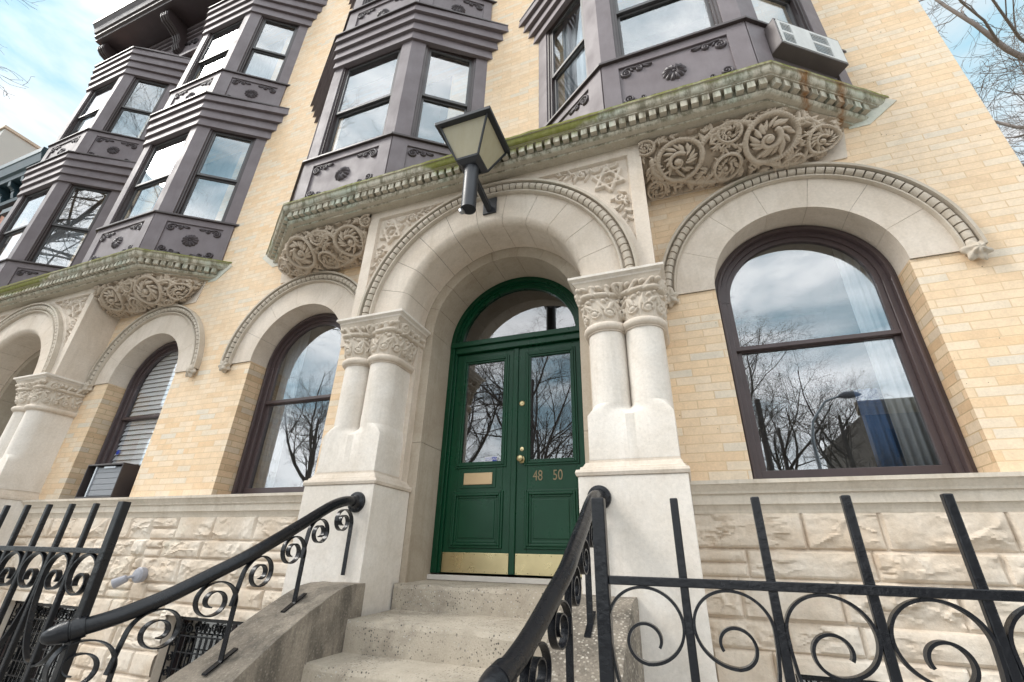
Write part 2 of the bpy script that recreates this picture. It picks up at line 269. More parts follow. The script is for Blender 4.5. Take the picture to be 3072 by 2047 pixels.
# ------------------------------------------------------------------ mesh helpers
class MB:
    def __init__(s): s.v = []; s.f = []
    def add(s, vs, fs):
        o = len(s.v); s.v += [tuple(map(float, p)) for p in vs]; s.f += [tuple(i+o for i in f) for f in fs]; return s
    def box(s, x0, x1, y0, y1, z0, z1):
        return s.add([(x0, y0, z0), (x1, y0, z0), (x1, y1, z0), (x0, y1, z0), (x0, y0, z1), (x1, y0, z1), (x1, y1, z1), (x0, y1, z1)],
                     [(0, 3, 2, 1), (4, 5, 6, 7), (0, 1, 5, 4), (1, 2, 6, 5), (2, 3, 7, 6), (3, 0, 4, 7)])
    def fbox(s, F, u0, u1, d0, d1, z0, z1):   # box in a face frame: along u, outward d
        P = [(u0, d1), (u1, d1), (u1, d0), (u0, d0)]
        vs = [F(u, d, z) for z in (z0, z1) for (u, d) in P]
        return s.add(vs, [(0, 3, 2, 1), (4, 5, 6, 7), (0, 1, 5, 4), (1, 2, 6, 5), (2, 3, 7, 6), (3, 0, 4, 7)])
    def prism(s, poly, z0, z1):   # poly in xy, ccw from above
        n = len(poly); vs = [(x, y, z0) for x, y in poly]+[(x, y, z1) for x, y in poly]
        return s.add(vs, [tuple(range(n))[::-1], tuple(range(n, 2*n))]+[(i, (i+1) % n, n+(i+1) % n, n+i) for i in range(n)])
    def prism_x(s, poly, x0, x1):  # poly in (y,z)
        n = len(poly); vs = [(x0, y, z) for y, z in poly]+[(x1, y, z) for y, z in poly]
        return s.add(vs, [tuple(range(n))[::-1], tuple(range(n, 2*n))]+[(i, (i+1) % n, n+(i+1) % n, n+i) for i in range(n)])
    def prism_y(s, poly, y0, y1):  # poly in (x,z)
        n = len(poly); vs = [(x, y0, z) for x, z in poly]+[(x, y1, z) for x, z in poly]
        return s.add(vs, [tuple(range(n)), tuple(range(n, 2*n))[::-1]]+[(i, n+i, n+(i+1) % n, (i+1) % n) for i in range(n)])
    def grid(s, P, closeu=False, flip=False):    # P array (a,b,3)
        a, b = P.shape[:2]; idx = np.arange(a*b).reshape(a, b)
        I = idx if not closeu else np.vstack([idx, idx[:1]])
        q = np.stack([I[:-1, :-1], I[1:, :-1], I[1:, 1:], I[:-1, 1:]], -1).reshape(-1, 4)
        if flip: q = q[:, ::-1]
        return s.add(P.reshape(-1, 3), q.tolist())
    def tube(s, pts, rad, n=8, cap=True):
        pts = [Vector(p) for p in pts]; k = len(pts)
        rad = [rad]*k if isinstance(rad, (int, float)) else rad
        ups = None; vs = []
        for i, p in enumerate(pts):
            t = (pts[min(i+1, k-1)]-pts[max(i-1, 0)]).normalized()
            if ups is None: ups = t.orthogonal().normalized()
            ups = (ups-t*ups.dot(t)).normalized(); w = t.cross(ups)
            for j in range(n):
                a = 2*PI*j/n; vs.append(p+(ups*math.cos(a)+w*math.sin(a))*rad[i])
        fs = [(i*n+j, i*n+(j+1) % n, (i+1)*n+(j+1) % n, (i+1)*n+j) for i in range(k-1) for j in range(n)]
        if cap: fs += [tuple(range(n))[::-1], tuple(range((k-1)*n, k*n))]
        return s.add(vs, fs)
    def strip(s, pts, side, w, t):   # flat bar bent in the plane normal to `side`
        pts = [Vector(p) for p in pts]; k = len(pts); side = Vector(side); vs = []
        for i, p in enumerate(pts):
            tg = (pts[min(i+1, k-1)]-pts[max(i-1, 0)]).normalized(); nn = tg.cross(side).normalized()
            for a, b in ((-1, -1), (1, -1), (1, 1), (-1, 1)): vs.append(p+side*(a*w/2)+nn*(b*t/2))
        fs = [(i*4+j, i*4+(j+1) % 4, (i+1)*4+(j+1) % 4, (i+1)*4+j) for i in range(k-1) for j in range(4)]
        return s.add(vs, fs+[(3, 2, 1, 0), (k*4-4, k*4-3, k*4-2, k*4-1)])
    def lathe(s, prof, n=24, at=(0, 0, 0), axis='z'):
        vs = []
        for r_, h in prof:
            for j in range(n):
                a = 2*PI*j/n; x, y = r_*math.cos(a), r_*math.sin(a)
                p = (x, y, h) if axis == 'z' else ((x, h, y) if axis == 'y' else (h, x, y))
                vs.append((p[0]+at[0], p[1]+at[1], p[2]+at[2]))
        k = len(prof)
        return s.add(vs, [(i*n+j, i*n+(j+1) % n, (i+1)*n+(j+1) % n, (i+1)*n+j) for i in range(k-1) for j in range(n)]+[tuple(range(n))[::-1], tuple(range((k-1)*n, k*n))])
    def build(s, name, mat, parent=None, smooth=None, bevel=0, fix=True):
        me = bpy.data.meshes.new(name); me.from_pydata(s.v, [], s.f); me.materials.append(M[mat] if isinstance(mat, str) else mat)
        if fix:
            bm = bmesh.new(); bm.from_mesh(me); bmesh.ops.recalc_face_normals(bm, faces=bm.faces); bm.to_mesh(me); bm.free()
        if smooth:
            me.polygons.foreach_set('use_smooth', [True]*len(me.polygons)); me.update()
            try: me.set_sharp_from_angle(angle=R(smooth))
            except Exception: pass
        o = bpy.data.objects.new(name, me); col.objects.link(o)
        if parent: o.parent = parent
        if bevel:
            b = o.modifiers.new('bevel', 'BEVEL'); b.width = bevel; b.segments = 2; b.limit_method = 'ANGLE'; b.angle_limit = R(40)
        return o
def thing(name, label, cat, loc=(0, 0, 0), group=None):
    o = bpy.data.objects.new(name, None); col.objects.link(o); o.location = loc; return tag(o, label, cat, group)
def tag(o, label, cat, group=None, kind=None):
    o['label'] = label; o['category'] = cat
    if group: o['group'] = group
    if kind: o['kind'] = kind
    return o
def node(name, parent, loc=(0, 0, 0)):
    o = bpy.data.objects.new(name, None); col.objects.link(o); o.parent = parent; o.location = loc; return o
def kids(o): return [c for c in bpy.data.objects if c.parent == o]
def copy_tree(o, parent=None):
    c = o.copy(); col.objects.link(c); c.parent = parent
    for ch in kids(o): copy_tree(ch, c)
    return c
def struct(o, kind='structure'): o['kind'] = kind; return o

# ------------------------------------------------------------------ relief carving
def stroke(H, U, V, pts, ws, h, ribs=0):
    pts = np.asarray(pts, float); n = len(pts); ws = np.full(n, ws) if np.isscalar(ws) else np.asarray(ws, float)
    acc = 0.0
    for i in range(n-1):
        a, b = pts[i], pts[i+1]; w = max(ws[i], ws[i+1]); seg = np.hypot(*(b-a))
        k = (U > min(a[0], b[0])-w) & (U < max(a[0], b[0])+w) & (V > min(a[1], b[1])-w) & (V < max(a[1], b[1])+w)
        if k.any():
            u, v = U[k]-a[0], V[k]-a[1]; d = b-a; t = np.clip((u*d[0]+v*d[1])/(seg*seg+1e-9), 0, 1)
            dist = np.hypot(u-t*d[0], v-t*d[1]); wl = ws[i]+(ws[i+1]-ws[i])*t
            x = np.clip(1-(dist/np.maximum(wl, 1e-4))**2, 0, 1)
            hh = h*(x**0.30*0.84+0.16*x)
            if ribs: hh = hh*(1-0.13*(np.sin((acc+t*seg)*ribs) > 0.55))
            H[k] = np.maximum(H[k], hh)
        acc += seg
def spiral(cx, cy, r1, r2, a0, turns, n=40):
    t = np.linspace(0, 1, n); a = a0+turns*2*PI*t; r = r1+(r2-r1)*t
    return np.stack([cx+r*np.cos(a), cy+r*np.sin(a)], 1)
def leaf(H, U, V, x, y, ang, ln, w, h, curl=0.0):
    t = np.linspace(0, 1, 9); aa = ang+curl*t
    px = x+np.cumsum(np.cos(aa))*ln/9; py = y+np.cumsum(np.sin(aa))*ln/9
    stroke(H, U, V, np.stack([px, py], 1), w*np.sin(PI*(0.12+0.86*t))**0.9+0.0015, h)
def ball(H, U, V, x, y, r, h): 
    d = np.hypot(U-x, V-y); k = d < r; H[k] = np.maximum(H[k], h*np.sqrt(1-(d[k]/r)**2))
def foliage(H, U, V, u0, u1, v0, v1, rng, n, s, h):
    for i in range(n):
        x, y = rng.uniform(u0, u1), rng.uniform(v0, v1); a = rng.uniform(0, 2*PI)
        if i % 3 == 0:
            stroke(H, U, V, spiral(x, y, s*0.75, s*0.1, a, rng.choice([-1, 1])*1.1, 22), np.linspace(s*0.22, s*0.10, 22), h*0.9)
            ball(H, U, V, x, y, s*0.18, h)
        else:
            for q in range(3): leaf(H, U, V, x, y, a+(q-1)*0.55, s*rng.uniform(0.9, 1.5), s*0.22, h*rng.uniform(0.6, 0.9), (q-1)*0.7)
def vnoise(X, Y, seed=0):
    rng = np.random.RandomState(seed); T = rng.rand(64, 64)
    xi = np.floor(X).astype(int); yi = np.floor(Y).astype(int); fx = X-xi; fy = Y-yi
    fx = fx*fx*(3-2*fx); fy = fy*fy*(3-2*fy)
    g = lambda a, b: T[a % 64, b % 64]
    return (g(xi, yi)*(1-fx)+g(xi+1, yi)*fx)*(1-fy)+(g(xi, yi+1)*(1-fx)+g(xi+1, yi+1)*fx)*fy
def fbm(X, Y, o=4, seed=0, p=0.5): return sum(vnoise(X*2**i, Y*2**i, seed+i)*p**i for i in range(o))/sum(p**i for i in range(o))

# ------------------------------------------------------------------ the brick house, local x from the door's centre, facade plane y = 0
XB, XA = -1.585, -9.815
WC, WR, ZS = 2.725, 0.70, 3.70            # arched windows
BC = 1.97                                 # bay centres
def wall_mesh(x0, x1, ztop):
    mb = MB(); holes = [(-0.97, 0.97, 0.0, 4.75)]
    for s in (-1, 1):
        holes += [(s*WC-WR, s*WC+WR, 2.06, ZS), (s*WC-0.85, s*WC+0.85, ZS, 4.55)]
        holes += [(s*BC-1.0, s*BC+1.0, 5.62, 8.1), (s*BC-1.0, s*BC+1.0, 9.1, 11.5)]
    xs = sorted(set([x0, x1]+[h[i] for h in holes for i in (0, 1)])); zs = sorted(set([1.84, ztop]+[h[i] for h in holes for i in (2, 3) if h[i] > 1.84]))
    for a, b in zip(xs, xs[1:]):
        for c, d in zip(zs, zs[1:]):
            mx, mz = (a+b)/2, (c+d)/2
            if any(h[0] < mx < h[1] and h[2] < mz < h[3] for h in holes): continue
            mb.add([(a, 0, c), (b, 0, c), (b, 0, d), (a, 0, d)], [(0, 1, 2, 3)])
    for s in (-1, 1):   # arch infill
        cx = s*WC; r = WR+0.04; n = 32
        for i in range(n):
            q = []
            for j in (i, i+1):
                a = PI*j/n; ca, sa = math.cos(a), math.sin(a)
                t = min(0.85/abs(ca) if abs(ca) > 1e-6 else 9, 0.85/sa if sa > 1e-6 else 9)
                q += [(cx+r*ca, 0, ZS+r*sa), (cx+t*ca, 0, ZS+t*sa)]
            mb.add(q, [(0, 2, 3, 1)])
    # side walls, back and roof
    mb.add([(x0, 0, 0), (x0, 12, 0), (x0, 12, ztop), (x0, 0, ztop)], [(0, 1, 2, 3)])
    mb.add([(x1, 0, 0), (x1, 12, 0), (x1, 12, ztop), (x1, 0, ztop)], [(0, 3, 2, 1)])
    mb.add([(x0, 12, 0), (x1, 12, 0), (x1, 12, ztop), (x0, 12, ztop)], [(0, 3, 2, 1)])
    mb.add([(x0, 0, ztop), (x1, 0, ztop), (x1, 12, ztop), (x0, 12, ztop)], [(0, 1, 2, 3)])
    return mb
def ring_solid(mb, cx, zc, prof, a0, a1, n):   # closed profile (r, y) swept from angle a0 to a1
    P = np.zeros((n+1, len(prof)+1, 3))
    for i in range(n+1):
        a = a0+(a1-a0)*i/n
        for j, (r, y) in enumerate(list(prof)+[prof[0]]): P[i, j] = (cx+r*math.cos(a), y, zc+r*math.sin(a))
    mb.grid(P)
    k = len(prof)
    for i in (0, n): mb.add(P[i, :k], [tuple(range(k))])
def voussoirs(mb, cx, zc, prof, nv, n=4, gap=0.004, rref=1.0):
    for i in range(nv):
        a0, a1 = PI*i/nv, PI*(i+1)/nv; g = gap/rref/2
        ring_solid(mb, cx, zc, prof, a0+(g if i else 0), a1-(g if i < nv-1 else 0), n)
def hood(mb, cx, zc, r0, r1, y0, proj, nb):
    w = r1-r0
    ring_solid(mb, cx, zc, [(r0, y0+0.02), (r0, y0-proj*0.45), (r0+w*0.06, y0-proj*0.7), (r0+w*0.14, y0-proj*0.7), (r0+w*0.19, y0-proj*0.4), (r0+w*0.22, y0-0.012),
                            (r1-w*0.16, y0-0.012), (r1-w*0.16, y0-proj), (r1, y0-proj), (r1, y0+0.02)], 0, PI, 72)
    rc = (r0+w*0.24+r1-w*0.18)/2; hw = w*0.275
    for i in range(nb):
        a0, a1 = PI*(i+0.06)/nb, PI*(i+0.90)/nb
        prof = [(rc-hw, y0+0.005)]+[(rc-hw*math.cos(t), y0-0.012-proj*0.72*math.sin(t)) for t in np.linspace(0, PI, 7)]+[(rc+hw, y0+0.005)]
        ring_solid(mb, cx, zc, prof, a0, a1, 2)
def boss(mb, x, y, z, r, seed):
    n, k = 36, 22; P = np.zeros((n, k, 3)); rng = np.random.RandomState(seed); ph = rng.rand()*6
    for i in range(n):
        for j in range(k):
            a = 2*PI*i/n; b = PI*j/(k-1); q = r*(1+0.22*math.sin(6*a+ph+2*b)*math.sin(b)+0.14*math.sin(5*b+ph))
            P[i, j] = (x+q*math.sin(b)*math.cos(a), y+q*0.7*math.cos(b), z+q*1.05*math.sin(b)*math.sin(a))
    mb.grid(P, closeu=True)

def arched_window(par, cx):
    w = node('arched_window', par)
    y = 0.24; mb = MB()
    def arch_ring(r0, r1, ya, yb, zb=2.08):
        ring_solid(mb, cx, ZS, [(r0, ya), (r1, ya), (r1, yb), (r0, yb)], 0, PI, 48)
        for s in (-1, 1): mb.box(cx+min(s*r0, s*r1), cx+max(s*r0, s*r1), ya, yb, zb, ZS)
    arch_ring(0.665, 0.70, y, y+0.12); arch_ring(0.645, 0.668, y-0.018, y+0.12); arch_ring(0.60, 0.647, y+0.03, y+0.12)
    mb.box(cx-0.70, cx+0.70, y-0.015, y+0.12, 2.055, 2.10)
    mb.build('window_frame', 'sash', w, 30, 0.004)
    mb = MB(); arch_ring(0.558, 0.602, y+0.05, y+0.09, 3.24); mb.box(cx-0.60, cx+0.60, y+0.045, y+0.1, 3.212, 3.25)
    mb.build('upper_sash', 'sash', w, 30, 0.003)
    mb = MB(); mb.box(cx-0.60, cx+0.60, y+0.075, y+0.125, 2.10, 2.19); mb.box(cx-0.60, cx+0.60, y+0.09, y+0.125, 3.205, 3.235)
    for s in (-1, 1): mb.box(cx+min(s*0.555, s*0.60), cx+max(s*0.555, s*0.60), y+0.08, y+0.125, 2.19, 3.205)
    mb.build('lower_sash', 'sash', w, None, 0.003)
    mb = MB(); n = 40; mb.prism_y([(cx-0.58, 3.24), (cx+0.58, 3.24)]+[(cx+0.58*math.cos(PI*i/n), ZS+0.58*math.sin(PI*i/n)) for i in range(n+1)], y+0.070, y+0.073)
    mb.build('upper_pane', 'glass', w)
    mb = MB(); mb.box(cx-0.58, cx+0.58, y+0.10, y+0.103, 2.17, 3.22); mb.build('lower_pane', 'glass', w)
    mb = MB(); Rm = 1.05   # dark room behind
    mb.box(cx-Rm, cx+Rm, y+0.14, 3.2, 1.9, 4.9); mb.f = [f for i, f in enumerate(mb.f) if i != 2]
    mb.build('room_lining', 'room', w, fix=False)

# ---- carved corbel under the bay (right-hand version; left is mirrored)
def corbel_mesh(sgn):
    nu, nv = 470, 170; x0, xe = 1.552, 3.33; top, hgt, P0 = 5.205, 0.36, 0.46
    # plan path parameterised by arc: front line then cant with a rounded corner
    path = [(x0, -P0)]+[(x0+(2.62-x0)*t, -P0) for t in np.linspace(0.02, 1, 40)]
    c = [(2.62, -P0), (2.80, -P0), (2.92, -P0*0.80)]
    path += [tuple((1-t)**2*np.array(c[0])+2*t*(1-t)*np.array(c[1])+t*t*np.array(c[2])) for t in np.linspace(0.05, 1, 14)]
    path += [(2.92+(xe-0.04-2.92)*t, -P0*0.80*(1-t)-P0*0.30*t) for t in np.linspace(0.05, 1, 24)]+[(xe-0.005, -0.09), (xe, -0.04), (xe, 0.01)]
    path = np.array(path); d = np.r_[0, np.cumsum(np.hypot(*np.diff(path, axis=0).T))]; Ltot = d[-1]
    s = np.linspace(0, Ltot, nu); px = np.interp(s, d, path[:, 0]); py = np.interp(s, d, path[:, 1])
    v = np.linspace(0, 1, nv); U, V = np.meshgrid(s, v*0.66, indexing='ij')
    th = v*PI/2; sin, cos = np.sin(th)**0.85, np.cos(th)
    X = x0+(px[:, None]-x0)*(0.90+0.10*sin[None, :]); Y = py[:, None]*sin[None, :]; Z = np.broadcast_to(top-hgt*cos[None, :]**0.9, X.shape).copy()
    q_ = np.clip((Ltot-U)/0.52, 0.0, 1); Z = top-(top-Z)*np.sqrt(1-(1-q_)**2.4)
    Pt = np.stack([X, Y, Z], -1)
    H = np.zeros_like(U); rng = random.Random(8)
    def st2(pts, ws, h, ribs=0): stroke(H, U, V, pts, ws, h, ribs)
    # undergrowth of pointed leaves
    for i in range(210):
        x, y = rng.uniform(0, Ltot), rng.uniform(0.0, 0.66); a = rng.uniform(0, 2*PI)
        for q in range(3): leaf(H, U, V, x, y, a+(q-1)*0.5, rng.uniform(0.05, 0.10), 0.0125, rng.uniform(0.026, 0.044), (q-1)*0.6)
    for (cx, cy, r, dr) in ((0.36, 0.35, 0.205, 1), (0.80, 0.17, 0.12, -1), (1.16, 0.36, 0.23, -1), (1.66, 0.34, 0.165, 1), (0.12, 0.10, 0.09, 1), (1.45, 0.10, 0.08, 1), (0.06, 0.56, 0.08, -1), (0.80, 0.50, 0.10, 1)):
        k = np.hypot(U-cx, V-cy) < r*1.02; H[k] = -0.004
        for q in range(17):     # acanthus sprays curling inwards from the ring
            a = q*2*PI/17+cx*3; rl = rng.uniform(0.28, 0.5)*r; leaf(H, U, V, cx+rl*math.cos(a), cy+rl*math.sin(a), a+0.65*dr, r*rng.uniform(0.42, 0.60), r*rng.uniform(0.07, 0.12), rng.uniform(0.030, 0.048), rng.uniform(0.2, 0.8)*dr)
        st2(spiral(cx-0.1*r, cy-0.1*r, r*0.46, r*0.12, PI*0.3, dr*1.0, 44), np.linspace(r*0.12, r*0.06, 44), 0.046)
        ball(H, U, V, cx-0.1*r, cy-0.1*r, r*0.19, 0.060)
        st2(spiral(cx, cy, r*1.0, r*0.98, 0, 1.02, 60), r*0.07+0.010, 0.058, ribs=260)
    for pts in ([(0.36, 0.15), (0.50, 0.09), (0.66, 0.06), (0.78, 0.06)], [(0.55, 0.44), (0.66, 0.56), (0.84, 0.60), (1.00, 0.53)], [(1.16, 0.13), (1.32, 0.07), (1.50, 0.09), (1.60, 0.18)], [(1.36, 0.50), (1.48, 0.56), (1.60, 0.50)], [(0.10, 0.40), (0.10, 0.28), (0.18, 0.20)]):
        p = np.array(pts); t = np.linspace(0, 1, 18); q = np.stack([np.interp(t, np.linspace(0, 1, len(p)), p[:, i]) for i in (0, 1)], 1)
        st2(q, 0.027, 0.055, ribs=260)
        for j in range(1, 17, 2): leaf(H, U, V, *q[j], math.atan2(*(q[j+1]-q[j])[::-1])+(0.8 if j % 4 == 1 else -0.8), 0.12, 0.018, 0.046, 0.4)
    H = 0.056*np.clip(H/0.056, -1, 1.2)*1.0
    H = np.where(H > 0.004, 0.018+H*0.72, H)
    N = np.cross(np.gradient(Pt, axis=0), np.gradient(Pt, axis=1)); N /= np.linalg.norm(N, axis=2, keepdims=True)+1e-9
    if N[40, 60, 1] > 0: N = -N
    fade = np.clip((Ltot-U)/0.05, 0, 1)*np.clip(V/0.03, 0, 1)*np.clip((0.66-V)/0.02, 0, 1)
    Pt = Pt+N*((np.where(H < 0.003, H-0.018, H)-0.030)*fade)[..., None]
    Pt[..., 0] *= sgn
    return MB().grid(Pt)

# ---- twin half-column pier (right-hand version)
def outline(kind, e=0.0):   # param-compatible outline of 121 points; starts on the outer wall side, runs round the front to the inner side
    xi, xo, yc, r = 0.95, 1.55, -0.32, 0.15
    P = []
    if kind == 'shaft':
        P += [(xo+e, t) for t in np.linspace(0.0, yc, 15)]
        for k_, cx in enumerate((1.40, 1.10)):
            P += [(cx+(r+e)*math.cos(a), yc-(r+e)*math.sin(a)) for a in np.linspace(0.02, PI-0.02, 46)]
        # pinch the cusp
        P += [(xi-e, t) for t in np.linspace(yc, 0.0, 15)][1:]
        P = np.array(P)
        if e > 0:
            P[15:61, 0] = np.maximum(P[15:61, 0], 1.25); P[61:107, 0] = np.minimum(P[61:107, 0], 1.25)
        return P
    a, b, y = kind     # rectangle: inner x, outer x, front y
    P += [(b, t) for t in np.linspace(0, y*0.62, 15)]
    arc = []; L1 = abs(y)*0.38; L2 = b-a
    tot = 2*L1+L2
    for t in np.linspace(0, tot, 92):
        if t < L1: arc.append((b, y*0.62-t))
        elif t < L1+L2: arc.append((b-(t-L1), y))
        else: arc.append((a, y+(t-L1-L2)))
    P += arc+[(a, t) for t in np.linspace(y*0.62, 0, 15)][1:]
    return np.array(P)
def rings(lst, sgn, name, mat, par, smooth=35):
    P = np.array([[(sgn*x, y, z) for x, y in o] for z, o in lst])
    mb = MB().grid(P)
    return mb.build(name, mat, par, smooth)
def pier(par, sgn):
    p = node('pilaster', par); S = outline('shaft'); n = len(S)
    rc = lambda a, b, y: outline((a, b, y))
    mb = MB(); a, b = sorted((sgn*0.857, sgn*1.59)); mb.box(a, b, -0.545, -0.002, 0.0, 2.05); mb.build('pedestal', 'stone_pale', p, None, 0.006)
    prof = [(2.05, 0.857, 1.59, .540), (2.053, .845, 1.600, .553), (2.075, .838, 1.605, .560), (2.095, .845, 1.600, .553), (2.10, .868, 1.583, .535), (2.115, .872, 1.58, .53), (2.12, .885, 1.572, .515), (2.15, .905, 1.562, .50), (2.152, .925, 1.556, .485), (2.17, .925, 1.556, .485)]
    rings([(z, rc(a, b, -y)) for z, a, b, y in prof], sgn, 'base_moulding', 'stone', p, 25)
    Rb = rc(0.93, 1.553, -0.48)
    rings([(2.172, Rb), (2.50, Rb), (2.54, Rb*0.72+S*0.28), (2.575, Rb*0.35+S*0.65), (2.60, S), (2.60, S), (3.215, S)], sgn, 'shaft', 'stone_pale', p, 40)
    lst = []
    for t in np.linspace(0, PI, 10): lst.append((3.25-0.035*math.cos(t), outline('shaft', 0.006+0.034*math.sin(t))))
    rings([(3.205, outline('shaft', 0.0)), (3.205, outline('shaft', 0.012)), (3.212, outline('shaft', 0.012))]+lst+[(3.287, outline('shaft', 0.0))], sgn, 'neck_ring', 'stone', p, 45)
    # carved bell
    nz = 64; T = np.linspace(0, 1, nz); top = rc(0.865, 1.60, -0.53)
    s0 = S; seg = np.r_[0, np.cumsum(np.hypot(*np.diff(s0, axis=0).T))]; nu = 340
    ui = np.linspace(0, seg[-1], nu); SS = np.stack([np.interp(ui, seg, s0[:, i]) for i in (0, 1)], 1); TT = np.stack([np.interp(ui, seg, top[:, i]) for i in (0, 1)], 1)
    P = np.zeros((nz, nu, 3))
    for i, t in enumerate(T):
        k = 0.10*math.sin(t*PI*0.5)+0.90*t**2.0
        P[i, :, :2] = SS*(1-k)+TT*k; P[i, :, 2] = 3.285+0.372*t
    for i in range(nz):   # bulge outwards a little at the bottom like a basket
        d = np.gradient(P[i, :, :2], axis=0); nn = np.stack([-d[:, 1], d[:, 0]], 1); nn /= np.linalg.norm(nn, axis=1, keepdims=True)+1e-9
        P[i, :, :2] -= nn*(-0.016*math.sin(min(1, T[i]*1.6)*PI))
    U, V = np.meshgrid(ui, T*0.372, indexing='ij'); H = np.zeros_like(U)
    st = seg[-1]/14
    for k_ in range(14):
        u = (k_+0.5)*st
        ball(H, U, V, u, 0.075, 0.026, 0.028); stroke(H, U, V, spiral(u, 0.078, 0.036, 0.030, -PI*0.95, 0.9 if k_ % 2 else -0.9, 20), 0.009, 0.022)
        leaf(H, U, V, u, 0.10, PI/2+0.3*(-1)**k_, 0.11, 0.016, 0.024, 0.9*(-1)**k_); leaf(H, U, V, u+0.02, 0.09, PI/2-0.6, 0.10, 0.012, 0.02, 0.5)
        stroke(H, U, V, [(u+st/2, 0.0), (u+st/2, 0.2)], 0.010, 0.008)
        ball(H, U, V, u+0.01, 0.185, 0.020, 0.028); ball(H, U, V, u-0.025, 0.205, 0.016, 0.024)
        stroke(H, U, V, [(u-0.035, 0.248), (u+0.035, 0.245)], 0.021, 0.036)
        ball(H, U, V, u-0.02, 0.305, 0.024, 0.036); ball(H, U, V, u+0.026, 0.31, 0.024, 0.036)
        leaf(H, U, V, u+st*0.5, 0.22, PI/2, 0.10, 0.02, 0.03, 0.6)
    for u in (seg[15]+0.05, seg[60], seg[105]-0.05):
        stroke(H, U, V, spiral(u, 0.285, 0.055, 0.015, -PI/2, 1.4, 34), 0.016, 0.045); ball(H, U, V, u, 0.285, 0.022, 0.05)
    d = np.gradient(P, axis=1); e = np.gradient(P, axis=0); N = np.cross(d, e); N /= np.linalg.norm(N, axis=2, keepdims=True)+1e-9
    mid = N[nz//2, nu//4]
    if mid[1] > 0 : N = -N
    N[..., 2] *= 0.3
    fade = np.clip(T/0.06, 0, 1)*np.clip((1-T)/0.03, 0, 1)
    P = P+N*((H.T-0.004)*fade[:, None])[..., None]
    P[..., 0] *= sgn
    MB().grid(P).build('capital', 'stone_capital', p, 50)
    A = lambda e: rc(0.83+e, 1.625-e, -0.56+e)
    rings([(3.655, A(.045)), (3.655, A(.035)), (3.672, A(.028)), (3.685, A(.006)), (3.688, A(0)), (3.71, A(0)), (3.712, A(.01)), (3.712, A(.3))], sgn, 'abacus', 'stone_pale', p, 25)
M['stone_capital'] = stone('capital_limestone', (0.66, 0.59, 0.505), (0.60, 0.52, 0.43), 0.35)

